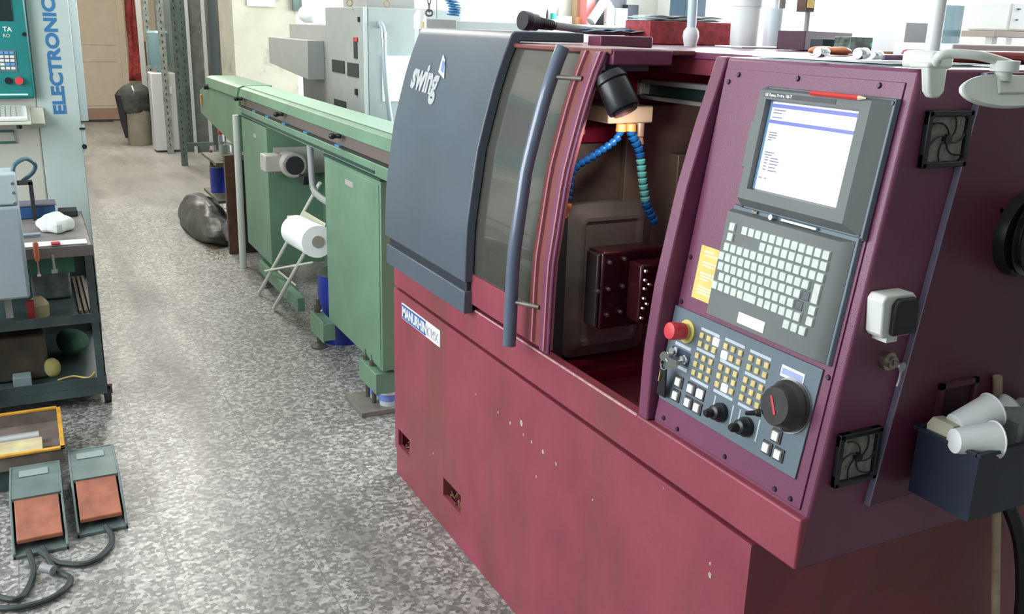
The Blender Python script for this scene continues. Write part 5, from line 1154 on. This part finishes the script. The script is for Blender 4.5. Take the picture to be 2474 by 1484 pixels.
# parts tray and foot pedals on the floor
ty = thing('parts_tray', (-.25, 3.6, 0), 'yellow rimmed steel parts tray on a dark stand at the left edge', 'tray')
b = MB(); tub(b, -.60, -.010, 3.46, 3.86, .095, .155, .006); b.build('tray_pan', mat('rusty tray steel', (.15, .12, .10), .5, noise=.4, nscale=10), ty)
b = MB().box(-.605, -.003, 3.450, 3.466, .150, .158).box(-.605, -.003, 3.852, 3.868, .150, .158).box(-.018, -.003, 3.45, 3.868, .150, .158).build('yellow_rim', TRAYY, ty, bev=.001)
MB().box(-.55, -.07, 3.50, 3.55, .0, .095).box(-.55, -.07, 3.78, 3.82, .0, .095).build('tray_feet', CART, ty)
MB().cyl((-.50, 3.66, .125), (-.085, 3.66, .125), .022, n=16).build('steel_bar', mat('dull alloy bar', (.45, .46, .45), .35, metal=.5), label='dull alloy bar lying in the yellow rimmed tray', cat='bar')
MB().box(-.50, -.075, 3.50, 3.62, .102, .14).build('yellow_card', mat('oily yellow card', (.42, .36, .20), .7, noise=.3, nscale=12), label='oily yellow cardboard lying at the front of the rimmed tray', cat='card', bev=.002)
def pedal(x0, x1, y0, y1, h, label):
    r_ = thing('foot_pedal', ((x0+x1)/2, (y0+y1)/2, 0), label, 'pedal')
    ym = y0+(y1-y0)*.42
    MB().prism([(y0, .0), (y1, .0), (y1, h*.96), (ym, h), (y0+.06, h*.45), (y0, .02)], 0, x0, x0+.008).prism([(y0, .0), (y1, .0), (y1, h*.96), (ym, h), (y0+.06, h*.45), (y0, .02)], 0, x1-.008, x1).box(x0, x1, y0, y1, 0, .012).box(x0, x1, y1-.01, y1, 0, h*.96).build('side_cheeks', PEDG, r_, bev=.002)
    MB().prism([(ym-.01, h-.012), (y1-.01, h*.94-.012), (y1-.01, h*.94), (ym-.01, h)], 0, x0+.008, x1-.008).build('guard_top', PEDG, r_)
    MB().prism([(y0+.03, .035), (ym-.01, h-.02), (ym-.01, h-.005), (y0+.03, .05)], 0, x0+.014, x1-.014).build('orange_treadle', PEDO, r_, bev=.003)
    MB().box((x0+x1)/2-.05, (x0+x1)/2+.04, y1-.10, y1-.05, h*.97, h*.97+.002).build('pale_label', mat('dim label', (.22, .27, .26), .6), r_)
pedal(.002, .158, 3.05, 3.50, .125, 'grey foot pedal with orange treadle, the right one nearer the aisle')
pedal(-.185, -.025, 2.99, 3.43, .125, 'grey foot pedal with orange treadle, left one in front of the tray')
for k, pts in enumerate((((.09, 3.06, .02), (.10, 2.96, .012), (.03, 2.86, .012), (-.06, 2.90, .012), (-.11, 2.98, .02)), ((-.10, 3.0, .02), (-.07, 2.86, .012), (-.03, 2.78, .012), (-.09, 2.70, .012), (-.20, 2.70, .012), (-.30, 2.78, .012)), ((-.14, 2.99, .02), (-.13, 2.86, .012), (-.17, 2.74, .012), (-.24, 2.80, .012), (-.30, 2.95, .012)))):
    MB().tube(spline(pts, 8), .009, 10).build('pedal_cable', mat('black rubber cable', (.025, .035, .035), .45), label=('black cable looping between the two foot pedals', 'long black cable curling on the floor in front of the left pedal', 'short black cable trailing leftwards from the left pedal')[k], cat='cable')
MB().cyl((-.105, 2.86, .028), (-.075, 2.83, .028), .014, n=14).build('cable_plug', mat('dull plug grey', (.22, .24, .23), .5), label='small grey plug lying among the black pedal cables', cat='plug')
